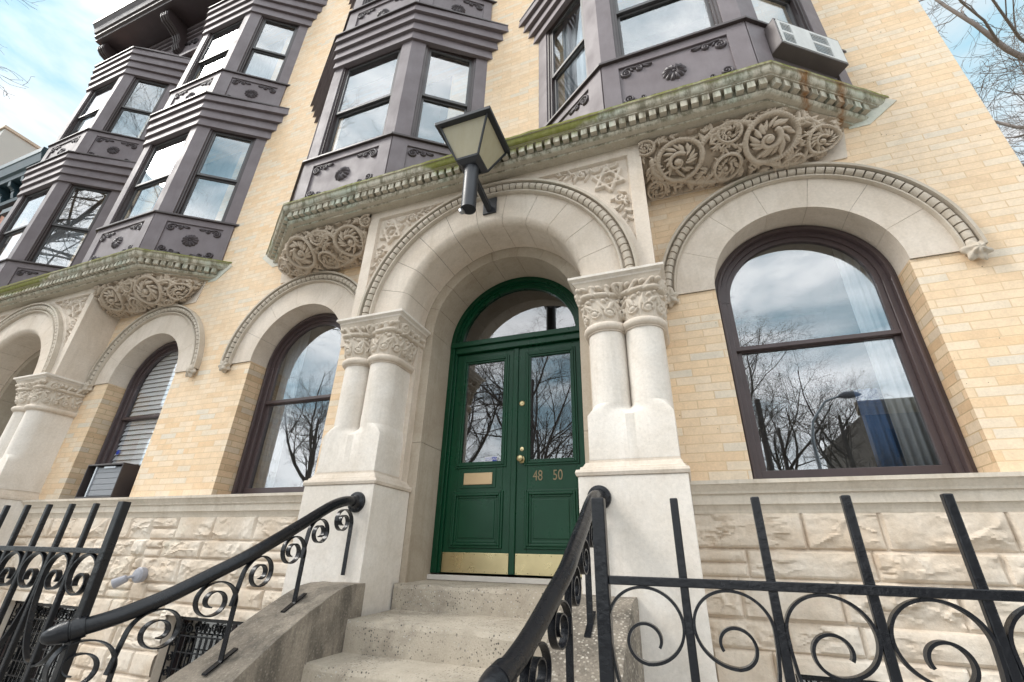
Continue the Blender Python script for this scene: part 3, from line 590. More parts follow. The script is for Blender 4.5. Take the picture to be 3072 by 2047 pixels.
def portal(par):
    p = node('portal', par)
    # voussoirs of the outer arch with a rolled edge
    zc = 3.71; q = -0.44
    roll = [(1.0-0.08*math.sin(t), q+0.08-0.08*math.cos(t)) for t in np.linspace(0, PI/2, 7)]
    prof = [(1.30, q)]+roll+[(0.92, -0.002), (1.30, -0.002)]
    mb = MB(); voussoirs(mb, 0, zc, prof, 11, 6); mb.build('outer_arch', 'stone', p, 30)
    mb = MB(); ring_solid(mb, 0, zc, [(1.29, q+0.006)]+[(r+0.006, y+0.004) for r, y in roll]+[(0.926, -0.004), (1.29, -0.004)], 0, PI, 60); mb.build('arch_joint', 'joint', p)
    mb = MB(); voussoirs(mb, 0, zc, [(0.925, 0.002), (0.80, 0.002), (0.80, 0.46), (0.925, 0.46)], 9, 6)
    for s in (-1, 1):
        a, b = sorted((s*0.80, s*0.925)); mb.box(a, b, 0.002, 0.46, 2.52, zc-0.003); mb.box(a, b, 0.002, 0.46, 1.30, 2.516)
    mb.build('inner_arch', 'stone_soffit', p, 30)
    mb = MB(); ring_solid(mb, 0, zc, [(0.93, 0.008), (0.806, 0.008), (0.806, 0.45), (0.93, 0.45)], 0, PI, 48); mb.build('inner_arch_joint', 'joint', p)
    for s in (-1, 1):    # jamb between pier and inner order
        mb = MB(); a, b = sorted((s*0.90, s*0.97)); mb.box(a, b, -0.1, 0.05, 1.3, zc); mb.build('jamb', 'stone', p)
    # spandrels with carved panels, one height field over the top corners
    na, nr = 700, 96; th = np.linspace(0, PI, na)
    rin = 1.29; rout = np.minimum(1.56/np.maximum(np.abs(np.cos(th)), 1e-6), 1.49/np.maximum(np.sin(th), 1e-6))
    t = np.linspace(0, 1, nr); RR = rin+(rout[:, None]-rin)*t[None, :]
    X = RR*np.cos(th)[:, None]; Z = zc+RR*np.sin(th)[:, None]; U = np.abs(X); V = Z
    H = np.zeros_like(X)
    d_arc = np.hypot(U, V-zc)-1.475; dd = np.minimum(np.minimum(1.435-U, 5.10-V), d_arc)   # inside panel when > 0
    dep = 0.035*np.clip(dd/0.012, 0, 1)
    O = np.zeros_like(X)
    sx, sz = 1.235, 4.865; Rr = 0.15
    for off in (PI/2, -PI/2):
        for k in range(3):
            a0, a1 = off+k*2*PI/3+0.12, off+(k+1)*2*PI/3+0.12
            stroke(O, U, V, [(sx+Rr*math.cos(a0), sz+Rr*math.sin(a0)), (sx+Rr*math.cos(a1), sz+Rr*math.sin(a1))], 0.019, 0.036)
    inner = np.hypot(U-sx, V-sz) < 0.065; O[inner] = 0
    for k in range(6): ball(O, U, V, sx+0.022*math.cos(k*PI/3), sz+0.022*math.sin(k*PI/3), 0.013, 0.035)
    ball(O, U, V, sx, sz, 0.014, 0.04)
    for (cx, cy, r, sg) in ((0.98, 5.0, 0.05, 1), (1.33, 4.60, 0.05, -1)):
        stroke(O, U, V, spiral(cx, cy, r*1.1, r*0.2, 0, sg*1.4, 30), 0.013, 0.034); ball(O, U, V, cx, cy, 0.018, 0.036)
    for i in range(6):
        leaf(O, U, V, 1.06-i*0.055, 4.985+0.012*i, PI+0.7*(-1)**i, 0.10, 0.014, 0.034, 0.6*(-1)**i); leaf(O, U, V, 1.31+0.010*i, 4.70-i*0.06, -PI/2+0.7*(-1)**i, 0.10, 0.014, 0.034, 0.6*(-1)**i)
        leaf(O, U, V, 0.95-i*0.035, 5.02+0.006*i, PI+0.35*(-1)**i, 0.09, 0.010, 0.03, 0.5*(-1)**i)
        leaf(O, U, V, 1.35+0.006*i, 4.56-i*0.045, -PI/2+0.4*(-1)**i, 0.09, 0.010, 0.03, 0.5*(-1)**i)
    for (x_, z_) in ((1.12, 5.045), (1.28, 5.05)): stroke(O, U, V, spiral(x_, z_, 0.05, 0.045, PI, 0.5, 12), 0.016, 0.03)
    O *= np.clip(dd/0.01, 0, 1)
    Y = q+dep*1.0-O
    mb = MB(); mb.grid(np.stack([X, Y, Z], -1), flip=True)
    mb.build('spandrel', 'stone', p, 35)
    mb = MB()
    for s in (-1, 1): mb.add([(s*1.56, q, 3.70), (s*1.56, 0, 3.70), (s*1.56, 0, 5.21), (s*1.56, q, 5.21)], [(0, 1, 2, 3)]); 
    mb.add([(-1.56, q, 5.2), (1.56, q, 5.2), (1.56, 0, 5.2), (-1.56, 0, 5.2)], [(0, 1, 2, 3)])
    mb.build('side_face', 'stone', p)
    mb = MB(); hood(mb, 0, zc, 1.275, 1.425, q, 0.062, 56); mb.build('hood_mould', 'stone_hood', p, 40)
    for s in (-1, 1): pier(par, s)
M['stone_hood'] = stone('hood_limestone', (0.58, 0.515, 0.435), (0.50, 0.435, 0.355), 0.4, green=0.22)

def ledge(par):
    led = node('ledge', par)
    outer = [(-3.78, 0), (-2.73, -0.73), (2.73, -0.73), (3.78, 0)]
    ca = math.atan2(0.73, 1.05); tm = math.tan(ca/2)
    def off(d): return [(-3.78+d/math.sin(ca), 0.0), (-2.73+d*tm, -0.73+d), (2.73-d*tm, -0.73+d), (3.78-d/math.sin(ca), 0.0)]
    prof = [(0.45, 5.475), (0.02, 5.468), (0.0, 5.462), (0.0, 5.438), (0.012, 5.434), (0.014, 5.428)]
    prof += [(0.016+0.040*(1-math.cos(t)), 5.425-0.062*math.sin(t)) for t in np.linspace(0.1, PI/2, 7)]
    prof += [(0.052, 5.361), (0.052, 5.350), (0.070, 5.349), (0.128, 5.349), (0.128, 5.262)]
    prof += [(0.112, 5.262), (0.112, 5.256)]+[(0.114+0.052*(1-math.cos(t)), 5.254-0.034*math.sin(t)) for t in np.linspace(0.15, PI/2, 5)]
    prof += [(0.170, 5.218), (0.182, 5.218), (0.182, 5.204), (0.188, 5.20), (0.70, 5.20)]
    rows = []
    for d, z in prof:
        o = off(min(d, 0.70)); 
        pts = []
        segs = [(o[0], o[1], 14), (o[1], o[2], 90), (o[2], o[3], 14)]
        for a, b, n in segs:
            for i in range(n): pts.append((a[0]+(b[0]-a[0])*i/n, a[1]+(b[1]-a[1])*i/n, z))
        pts.append((*o[3], z)); rows.append(pts)
    P = np.array(rows); rng = np.random.RandomState(3)
    P[2:4, :, 2] += (rng.rand(P.shape[1])-0.5)*0.006
    P[1:4, :, 1] += (rng.rand(P.shape[1])-0.5)*0.006
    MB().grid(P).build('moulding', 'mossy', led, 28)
    mb = MB(); o = off(0.128)
    segs = [(o[0], o[1]), (o[1], o[2]), (o[2], o[3])]
    for a, b in segs:
        a, b = Vector(a), Vector(b); Lg = (b-a).length; n = max(1, round(Lg/0.0925)); t = (b-a)/Lg; nn = Vector((t.y, -t.x))
        F = lambda u, d, z, a=a, t=t, nn=nn: (a.x+t.x*u+nn.x*d, a.y+t.y*u+nn.y*d, z)
        for i in range(n):
            u = (i+0.5)*Lg/n; mb.fbox(F, u-0.031, u+0.031, -0.01, 0.066, 5.272+rng.rand()*0.004, 5.352)
    mb.build('dentils', 'mossy', led, None, 0.003)
    mb = MB()
    for s in (-1, 1):   # verdigris-stained stone where the ledge meets the wall
        mb.prism_y([(s*3.40, 5.17), (s*3.56, 5.17), (s*3.82, 5.38), (s*3.76, 5.43), (s*3.40, 5.43)][::s], -0.008, 0.01); mb.build('bearing_stone', 'stone_green', led); mb = MB()
        mb.prism_y([(s*1.57, 4.84), (s*3.30, 4.84), (s*3.36, 5.2), (s*1.57, 5.2)][::s], -0.012, 0.01); mb.build('bearing_stone', 'stone_arch', led); mb = MB()
M['stone_green'] = stone('verdigris_limestone', (0.66, 0.67, 0.60), (0.66, 0.61, 0.53), 0.3, green=0.6)

# ---- bay
def frame_f(a, b):
    a, b = Vector(a), Vector(b); t = (b-a).normalized(); n = Vector((t.y, -t.x)); Lg = (b-a).length
    F = lambda u, d, z: (a.x+t.x*u+n.x*d, a.y+t.y*u+n.y*d, z); F.L = Lg; return F
def rosette_mesh():
    nr, na = 16, 96; P = np.zeros((na, nr, 3)); r_ = np.linspace(0, 1, nr)
    for i in range(na):
        a = 2*PI*i/na; pet = abs(math.sin(a*6)); 
        for j, r in enumerate(r_):
            edge = 0.122*(0.88+0.12*pet); fine = abs(math.sin(a*18))
            h = 0.004+0.032*math.sin(PI*min(1, r*1.02))**0.7*(0.45+0.4*pet+0.22*fine) if r > 0.22 else 0.012+0.022*math.cos(r/0.22*PI/2)
            if r > 0.97: h = 0
            P[i, j] = (edge*r*math.cos(a), -h, edge*r*math.sin(a))
    return MB().grid(P, closeu=True)
def scroll_mesh():
    n, k = 76, 44; U, V = np.meshgrid(np.linspace(-0.01, 0.33, n), np.linspace(-0.17, 0.01, k), indexing='ij'); H = np.zeros_like(U)
    stroke(H, U, V, spiral(0.06, -0.09, 0.052, 0.006, PI*0.6, 1.7, 44), np.linspace(0.013, 0.009, 44), 0.024)
    stroke(H, U, V, [(0.03, -0.045), (0.06, -0.018), (0.11, -0.02), (0.15, -0.035)], 0.013, 0.022)
    stroke(H, U, V, spiral(0.185, -0.062, 0.036, 0.006, PI*0.75, -1.5, 34), np.linspace(0.011, 0.008, 34), 0.022)
    leaf(H, U, V, 0.20, -0.03, 0.1, 0.12, 0.014, 0.02, -0.4); leaf(H, U, V, 0.10, -0.03, -1.0, 0.05, 0.010, 0.018)
    leaf(H, U, V, 0.22, -0.035, -0.5, 0.09, 0.010, 0.018, 0.5)
    mb = MB(); idx = {}
    for i in range(n-1):
        for j in range(k-1):
            if max(H[i, j], H[i+1, j], H[i+1, j+1], H[i, j+1]) > 0.001:
                q = []
                for a, b in ((i, j), (i+1, j), (i+1, j+1), (i, j+1)):
                    if (a, b) not in idx: idx[(a, b)] = len(mb.v); mb.v.append((U[a, b], -H[a, b], V[a, b]))
                    q.append(idx[(a, b)])
                mb.f.append(tuple(q))
    return mb
M['paint_orn'] = paint('ornament_paint', (0.085, 0.068, 0.075), (0.06, 0.047, 0.052), 0.42, 0.3, grain=False)
def mesh_of(mb, name, mat, sm):
    o = mb.build(name, mat, None, sm); me = o.data; bpy.data.objects.remove(o); return me
ROS = mesh_of(rosette_mesh(), 'rosette', 'paint_orn', 50); SCR = mesh_of(scroll_mesh(), 'scroll', 'paint_orn', 50)
def place(me, name, par, F, u, z, d=0.0, sx=1, sz=1, sc_=1):
    o = bpy.data.objects.new(name, me); col.objects.link(o); o.parent = par
    p = F(u, d, z); q = F(u+1, d, z); ang = math.atan2(q[1]-p[1], q[0]-p[0])
    o.location = p; o.rotation_euler = (0, 0, ang); o.scale = (sx*sc_, sc_, sz*sc_); return o
PLAN = [(-1.575, 0), (-0.68, -0.64), (0.68, -0.64), (1.575, 0)]
def plan_off(d, wd_=None):   # outward offset with mitred corners; d>0 outward
    ca = math.atan2(0.64, 0.895); tm = math.tan(ca/2)
    w = d/math.sin(ca) if wd_ is None else wd_
    return [(-1.575-w, 0), (-0.68-d*tm, -0.64-d), (0.68+d*tm, -0.64-d), (1.575+w, 0)]
def band(mb, do, di, z0, z1, wo=None, wi=None):
    o, i = plan_off(do, wo), plan_off(di, wi)
    for k in range(3):
        q = [o[k], o[k+1], i[k+1], i[k]]; mb.prism(q, z0, z1)
def storey(bay, zb, zt_panel, z_sill, z_head, z_top, last=False):
    FS = [frame_f(PLAN[i], PLAN[i+1]) for i in range(3)]
    mb = MB(); band(mb, 0.0, -0.06, zb, z_sill-0.02); mb.build('panel_wall', 'paint', bay, None, 0.003)
    mb = MB()    # stiles and rails round the recessed panels
    for k, F in enumerate(FS):
        s0 = 0.155 if k else 0.10; s1 = F.L-(0.155 if k < 2 else 0.10)
        if k == 1: s0, s1 = 0.17, F.L-0.17
        else: s0, s1 = ((0.13, F.L-0.19) if k == 0 else (0.19, F.L-0.13))
        mb.fbox(F, 0.0, s0, 0, 0.022, zb, z_sill-0.02); mb.fbox(F, s1, F.L, 0, 0.022, zb, z_sill-0.02); mb.fbox(F, s0, s1, 0, 0.0215, z_sill-0.125, z_sill-0.02)
        zc_ = (zb+z_sill-0.12)/2+0.02
        place(ROS, 'rosette', bay, F, (s0+s1)/2, zc_, 0.001, sc_=0.95)
        for sx, sz in ((1, 1), (-1, 1), (1, -1), (-1, -1)):
            place(SCR, 'scroll_ornament', bay, F, (s0+0.015 if sx > 0 else s1-0.015), (z_sill-0.14 if sz > 0 else zb+0.03), 0.001, sx, sz, 0.98)
    mb.build('panel_frame', 'paint', bay, None, 0.002)
    mb = MB(); band(mb, 0.055, -0.02, z_sill-0.02, z_sill+0.012); mb.build('sill', 'paint_dark_and_shade', bay, None, 0.004)  # same paint as the bay, with shade put into its colour
    mb = MB()    # corner posts and wall posts, full height of the windows
    po, pi_ = plan_off(0.0), plan_off(-0.11); zz = (z_sill+0.012, z_head+0.1)
    for c_ in (1, 2):
        Fa, Fb = FS[c_-1], FS[c_]; ua, ub = (0.20, 0.16) if c_ == 1 else (0.16, 0.20)
        A, B_ = Fa(Fa.L-ua, 0, 0)[:2], Fb(ub, 0, 0)[:2]; A2, B2 = Fa(Fa.L-ua, -0.11, 0)[:2], Fb(ub, -0.11, 0)[:2]
        MB().prism([A, po[c_], B_, B2, pi_[c_], A2], *zz).build('corner_post', 'paint', bay, None, 0.003)
    F = FS[0]; MB().fbox(F, 0.0, 0.17, -0.11, 0, *zz).build('wall_post', 'paint', bay, None, 0.003); F = FS[2]; MB().fbox(F, F.L-0.17, F.L, -0.11, 0, *zz).build('wall_post', 'paint', bay, None, 0.003)
    mb = MB(); band(mb, -0.001, -0.11, z_head, z_top-0.05); mb.build('head_band', 'paint_dark_and_shade', bay)
    # skirt of four overlapping boards, each stepping outwards as it rises
    mb = MB(); n = 4; h = (z_top-z_head-0.06+0.10)/n; z0 = z_head-0.04
    for i in range(n):
        t = i/(n-1); d0 = 0.015+0.078*t; w0 = 0.05+0.235*t; za = z0+i*h; o1 = plan_off(d0+0.022, w0+0.035); o2 = plan_off(d0+0.004, w0+0.01)
        for k in range(3):
            a, b, c, d = o1[k], o1[k+1], o2[k+1], o2[k]; ib = plan_off(-0.05, 0.0)
            vs = [(*a, za), (*b, za), (*c, za+h+0.008), (*d, za+h+0.008), (*ib[k], za), (*ib[k+1], za), (*ib[k+1], za+h+0.008), (*ib[k], za+h+0.008)]
            mb.add(vs, [(0, 1, 2, 3), (0, 4, 5, 1), (3, 2, 6, 7), (0, 3, 7, 4), (1, 5, 6, 2)])
    mb.build('skirt_boards', 'paint', bay, None, 0.003)
    mb = MB(); band(mb, 0.135, -0.05, z_top-0.03, z_top, 0.31, 0.0); mb.build('skirt_cap', 'paint_dark_and_shade', bay, None, 0.003)  # trim edge in the bay's paint, darkened to stand for shade
    # windows
    for k, F in enumerate(FS):
        u0, u1 = ((0.17, F.L-0.20), (0.16, F.L-0.16), (0.20, F.L-0.17))[k]; zb_, zt_ = z_sill+0.012, z_head; zm = (zb_+zt_)/2-0.075
        mb = MB()
        for (e0, e1, da, db) in ((0, 0.030, -0.11, -0.018), (0.030, 0.055, -0.11, -0.038)):
            mb.fbox(F, u0+e0, u0+e1, da, db, zb_, zt_); mb.fbox(F, u1-e1, u1-e0, da, db, zb_, zt_); mb.fbox(F, u0+e1, u1-e1, da, db, zt_-e1, zt_-e0)
        mb.fbox(F, u0, u1, -0.11, -0.005, zb_, zb_+0.025)
        mb.build('window_frame', 'paint_dark_and_shade', bay)
        mb = MB(); a, b = u0+0.055, u1-0.055
        def sash(za, zc_, d, w=0.032):
            mb.fbox(F, a, a+w, d-0.03, d, za, zc_); mb.fbox(F, b-w, b, d-0.03, d, za, zc_); mb.fbox(F, a+w, b-w, d-0.03, d, za, za+0.045); mb.fbox(F, a+w, b-w, d-0.03, d, zc_-0.04, zc_)
        sash(zm, zt_-0.055, -0.048); mb.build('upper_sash', 'sash_grey', bay, None, 0.002); mb = MB(); sash(zb_+0.025, zm+0.01, -0.082); mb.build('lower_sash', 'sash_grey', bay, None, 0.002)
        mb = MB(); mb.fbox(F, a+0.02, b-0.02, -0.066, -0.063, zm+0.03, zt_-0.08); mb.build('upper_pane', 'glass', bay); mb = MB(); mb.fbox(F, a+0.02, b-0.02, -0.100, -0.097, zb_+0.05, zm-0.02); mb.build('lower_pane', 'glass', bay)
M['sash_grey'] = paint('grey_brown_sash', (0.075, 0.072, 0.074), None, 0.4, grain=False)
def make_bay(par, cx):
    bay = node('bay_window', par, (cx, 0, 0))
    storey(bay, 5.475, 0, 6.21, 8.20, 8.87)
    storey(bay, 8.87, 0, 9.625, 11.56, 12.34, True)
    # metal roof above the upper skirt
    o = plan_off(0.13, 0.30); mb = MB()
    mb.add([(*o[0], 12.34), (*o[1], 12.34), (*o[2], 12.34), (*o[3], 12.34), (-0.6, -0.03, 13.25), (0.6, -0.03, 13.25)], [(0, 1, 4), (1, 2, 5, 4), (2, 3, 5)])
    mb.build('metal_roof', 'paint', bay, None)
    mb = MB()
    mb.box(-1.25, 1.25, 0.002, 3.0, 5.5, 12.2); mb.f = [f for i, f in enumerate(mb.f) if i != 2]
    mb.prism([(-1.5, 0.0), (-0.66, -0.5), (0.66, -0.5), (1.5, 0.0)], 8.72, 8.78)
    mb.prism([(-1.5, 0.0), (-0.66, -0.5), (0.66, -0.5), (1.5, 0.0)], 5.50, 5.56); mb.prism([(-1.5, 0.0), (-0.66, -0.5), (0.66, -0.5), (1.5, 0.0)], 12.2, 12.26)
    mb.build('room_lining', 'room', bay, fix=False)
    return bay

def door(par):
    d = node('door_frame', par); y = 0.41; mb = MB(); zc = 3.71
    def ring(r0, r1, ya, yb, zb=1.385):
        ring_solid(mb, 0, zc, [(r0, ya), (r1, ya), (r1, yb), (r0, yb)], 0, PI, 48)
        for s in (-1, 1): mb.box(min(s*r0, s*r1), max(s*r0, s*r1), ya, yb, zb, zc)
    ring(0.755, 0.80, y, y+0.16); ring(0.735, 0.757, y-0.012, y+0.16); ring(0.71, 0.737, y+0.02, y+0.16)
    ring_solid(mb, 0, zc, [(0.67, y+0.04), (0.715, y+0.04), (0.715, y+0.1), (0.67, y+0.1)], 0, PI, 48)
    mb.box(-0.78, 0.78, y-0.03, y+0.12, 3.685, 3.745); mb.box(-0.72, 0.72, y, y+0.12, 3.615, 3.69); mb.box(-0.72, 0.72, y+0.03, y+0.12, 3.74, 3.775)
    mb.build('casing', 'green', d, 30, 0.004)
    mb = MB(); n = 40; mb.prism_y([(0.69*math.cos(PI*i/n), zc+0.03+0.66*math.sin(PI*i/n)) for i in range(n+1)], y+0.070, y+0.073); mb.build('fanlight_pane', 'door_glass', d)
    mb = MB(); mb.box(-0.80, 0.80, 0.36, 0.55, 1.33, 1.372); mb.build('threshold', 'white_stone', d, None, 0.004)
    yl = 0.455
    for sg in (-1, 1):
        lf = node('door_leaf', par); a, b = (-0.71, -0.030) if sg < 0 else (0.030, 0.71)
        gx = (-0.585, -0.135) if sg < 0 else (0.160, 0.600); gz = (2.39, 3.49)
        px = (-0.645, -0.10) if sg < 0 else (0.115, 0.63); pz = (1.60, 2.112)
        mb = MB(); f = yl; t = 0.045
        mb.box(a, gx[0]-0.02, f, f+t, 1.39, 3.61); mb.box(gx[1]+0.02, b, f, f+t, 1.39, 3.61)
        mb.box(gx[0]-0.02, gx[1]+0.02, f, f+t, gz[1]+0.02, 3.61); mb.box(gx[0]-0.02, gx[1]+0.02, f, f+t, 1.39, gz[0]-0.02)
        mb.build('leaf_body', 'green', lf, None, 0.003)
        mb = MB()
        for e, dd in ((0.055, 0.012), (0.035, 0.020), (0.016, 0.008)):
            mb.box(gx[0]-e, gx[0]-e+0.022, f-dd, f+0.02, gz[0]-e, gz[1]+e); mb.box(gx[1]+e-0.022, gx[1]+e, f-dd, f+0.02, gz[0]-e, gz[1]+e)
            mb.box(gx[0]-e+0.022, gx[1]+e-0.022, f-dd+0.0005, f+0.02, gz[1]+e-0.022, gz[1]+e); mb.box(gx[0]-e+0.022, gx[1]+e-0.022, f-dd+0.0005, f+0.02, gz[0]-e, gz[0]-e+0.022)
        mb.build('glass_moulding', 'green', lf, None, 0.005)
        mb = MB()
        for e, dd in ((0.0, 0.014), (-0.022, 0.022), (-0.044, 0.008)):
            mb.box(px[0]-e, px[0]-e+0.024, f-dd, f+0.01, pz[0]-e, pz[1]+e); mb.box(px[1]+e-0.024, px[1]+e, f-dd, f+0.01, pz[0]-e, pz[1]+e)
            mb.box(px[0]-e+0.024, px[1]+e-0.024, f-dd+0.0005, f+0.01, pz[1]+e-0.024, pz[1]+e); mb.box(px[0]-e+0.024, px[1]+e-0.024, f-dd+0.0005, f+0.01, pz[0]-e, pz[0]-e+0.024)
        mb.box(px[0]+0.085, px[1]-0.085, f-0.006, f+0.01, pz[0]+0.085, pz[1]-0.085)
        mb.build('lower_panel', 'green', lf, None, 0.006)
        mb = MB(); mb.box(gx[0], gx[1], f+0.012, f+0.015, gz[0], gz[1]); mb.build('pane', 'door_glass', lf)
        mb = MB(); mb.box(a+0.002, b-0.002, f-0.004, f+0.01, 1.392, 1.562); mb.build('kick_plate', 'brass', lf, None, 0.002)
        mb = MB()
        for kx in np.linspace(a+0.015, b-0.015, 7):
            for kz in (1.405, 1.548): mb.lathe([(0.004, 0.0), (0.003, -0.003), (0.0005, -0.004)], 8, (kx, f-0.004, kz), 'y')
        mb.build('plate_screws', 'bronze', lf)
        if sg < 0:
            mb = MB(); mb.box(-0.565, -0.185, f-0.008, f+0.01, 2.14, 2.325); mb.build('mail_slot_surround', 'green', lf, None, 0.004)
            mb = MB(); mb.box(-0.53, -0.22, f-0.016, f, 2.172, 2.286); mb.build('mail_slot', 'brass_satin', lf, None, 0.004)
            mb = MB(); mb.box(-0.316, -0.184, f+0.008, f+0.011, 2.393, 2.443); st_ = mb.build('security_sticker', 'white', lf)
            mb = MB(); mb.box(-0.235, -0.187, f+0.005, f+0.0075, 2.397, 2.439); mb.build('sticker_badge', 'blue', lf)
            text('sticker_text', 'ADT', (-0.233, f+0.003, 2.408), 0.024, 'white', lf, 0.0008)
            text('sticker_line', 'MONITORED', (-0.313, f+0.006, 2.425), 0.011, 'blue', lf, 0.0006); text('sticker_line', 'SECURITY', (-0.313, f+0.006, 2.405), 0.012, 'blue', lf, 0.0006)
        else:
            mb = MB(); mb.box(-0.030, 0.030, f-0.014, f+0.02, 1.392, 3.61); mb.build('astragal', 'green', lf, None, 0.008)
            mb = MB(); mb.lathe([(0.036, 0), (0.036, -0.008), (0.026, -0.016), (0.012, -0.018), (0.012, -0.035), (0.026, -0.045), (0.033, -0.058), (0.030, -0.072), (0.016, -0.082), (0.001, -0.084)], 24, (0.082, f, 2.398), 'y'); mb.build('door_knob', 'brass', lf, 30)
            mb = MB(); mb.lathe([(0.030, 0), (0.030, -0.006), (0.022, -0.012), (0.020, -0.009), (0.010, -0.009), (0.009, -0.014), (0.001, -0.014)], 24, (0.073, f, 2.972), 'y'); mb.build('lock', 'brass', lf, 30); mb = MB(); mb.lathe([(0.020, 0), (0.020, -0.006), (0.010, -0.009), (0.001, -0.010)], 24, (0.082, f, 2.50), 'y'); mb.build('lock', 'brass', lf, 30)
            text('house_number', '48', (0.196, f-0.001, 2.196), 0.098, 'bronze', lf, 0.004, 0.74); text('house_number', '50', (0.392, f-0.001, 2.196), 0.098, 'bronze', lf, 0.004, 0.74)
    mb = MB(); mb.box(-0.95, 0.95, 0.56, 3.6, 1.38, 4.6); mb.f = [f for i, f in enumerate(mb.f) if i != 2]; mb.build('vestibule', 'vest', par, fix=False)
m = MT('white_marble'); m.color(m.mix(m.noise(6, 5), (0.66, 0.62, 0.57), (0.5, 0.46, 0.42))); M['white_stone'] = m.fin(0.5)
m = MT('satin_brass'); m.color((0.55, 0.40, 0.24)); M['brass_satin'] = m.fin(0.45, 0.9)
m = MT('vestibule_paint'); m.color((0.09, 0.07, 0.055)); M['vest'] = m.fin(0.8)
def text(name, s, loc, size, mat, par, ext, sx=1.0):
    c = bpy.data.curves.new(name, 'FONT'); c.body = s; c.size = size*1.38; c.extrude = ext
    o = bpy.data.objects.new(name, c); col.objects.link(o); bpy.context.view_layer.update()
    me = bpy.data.meshes.new_from_object(o.evaluated_get(bpy.context.evaluated_depsgraph_get())); bpy.data.objects.remove(o)
    me.materials.clear(); me.materials.append(M[mat]); o = bpy.data.objects.new(name, me); col.objects.link(o)
    o.parent = par; o.location = loc; o.rotation_euler = (PI/2, 0, 0); o.scale = (sx, 1, 1); return o

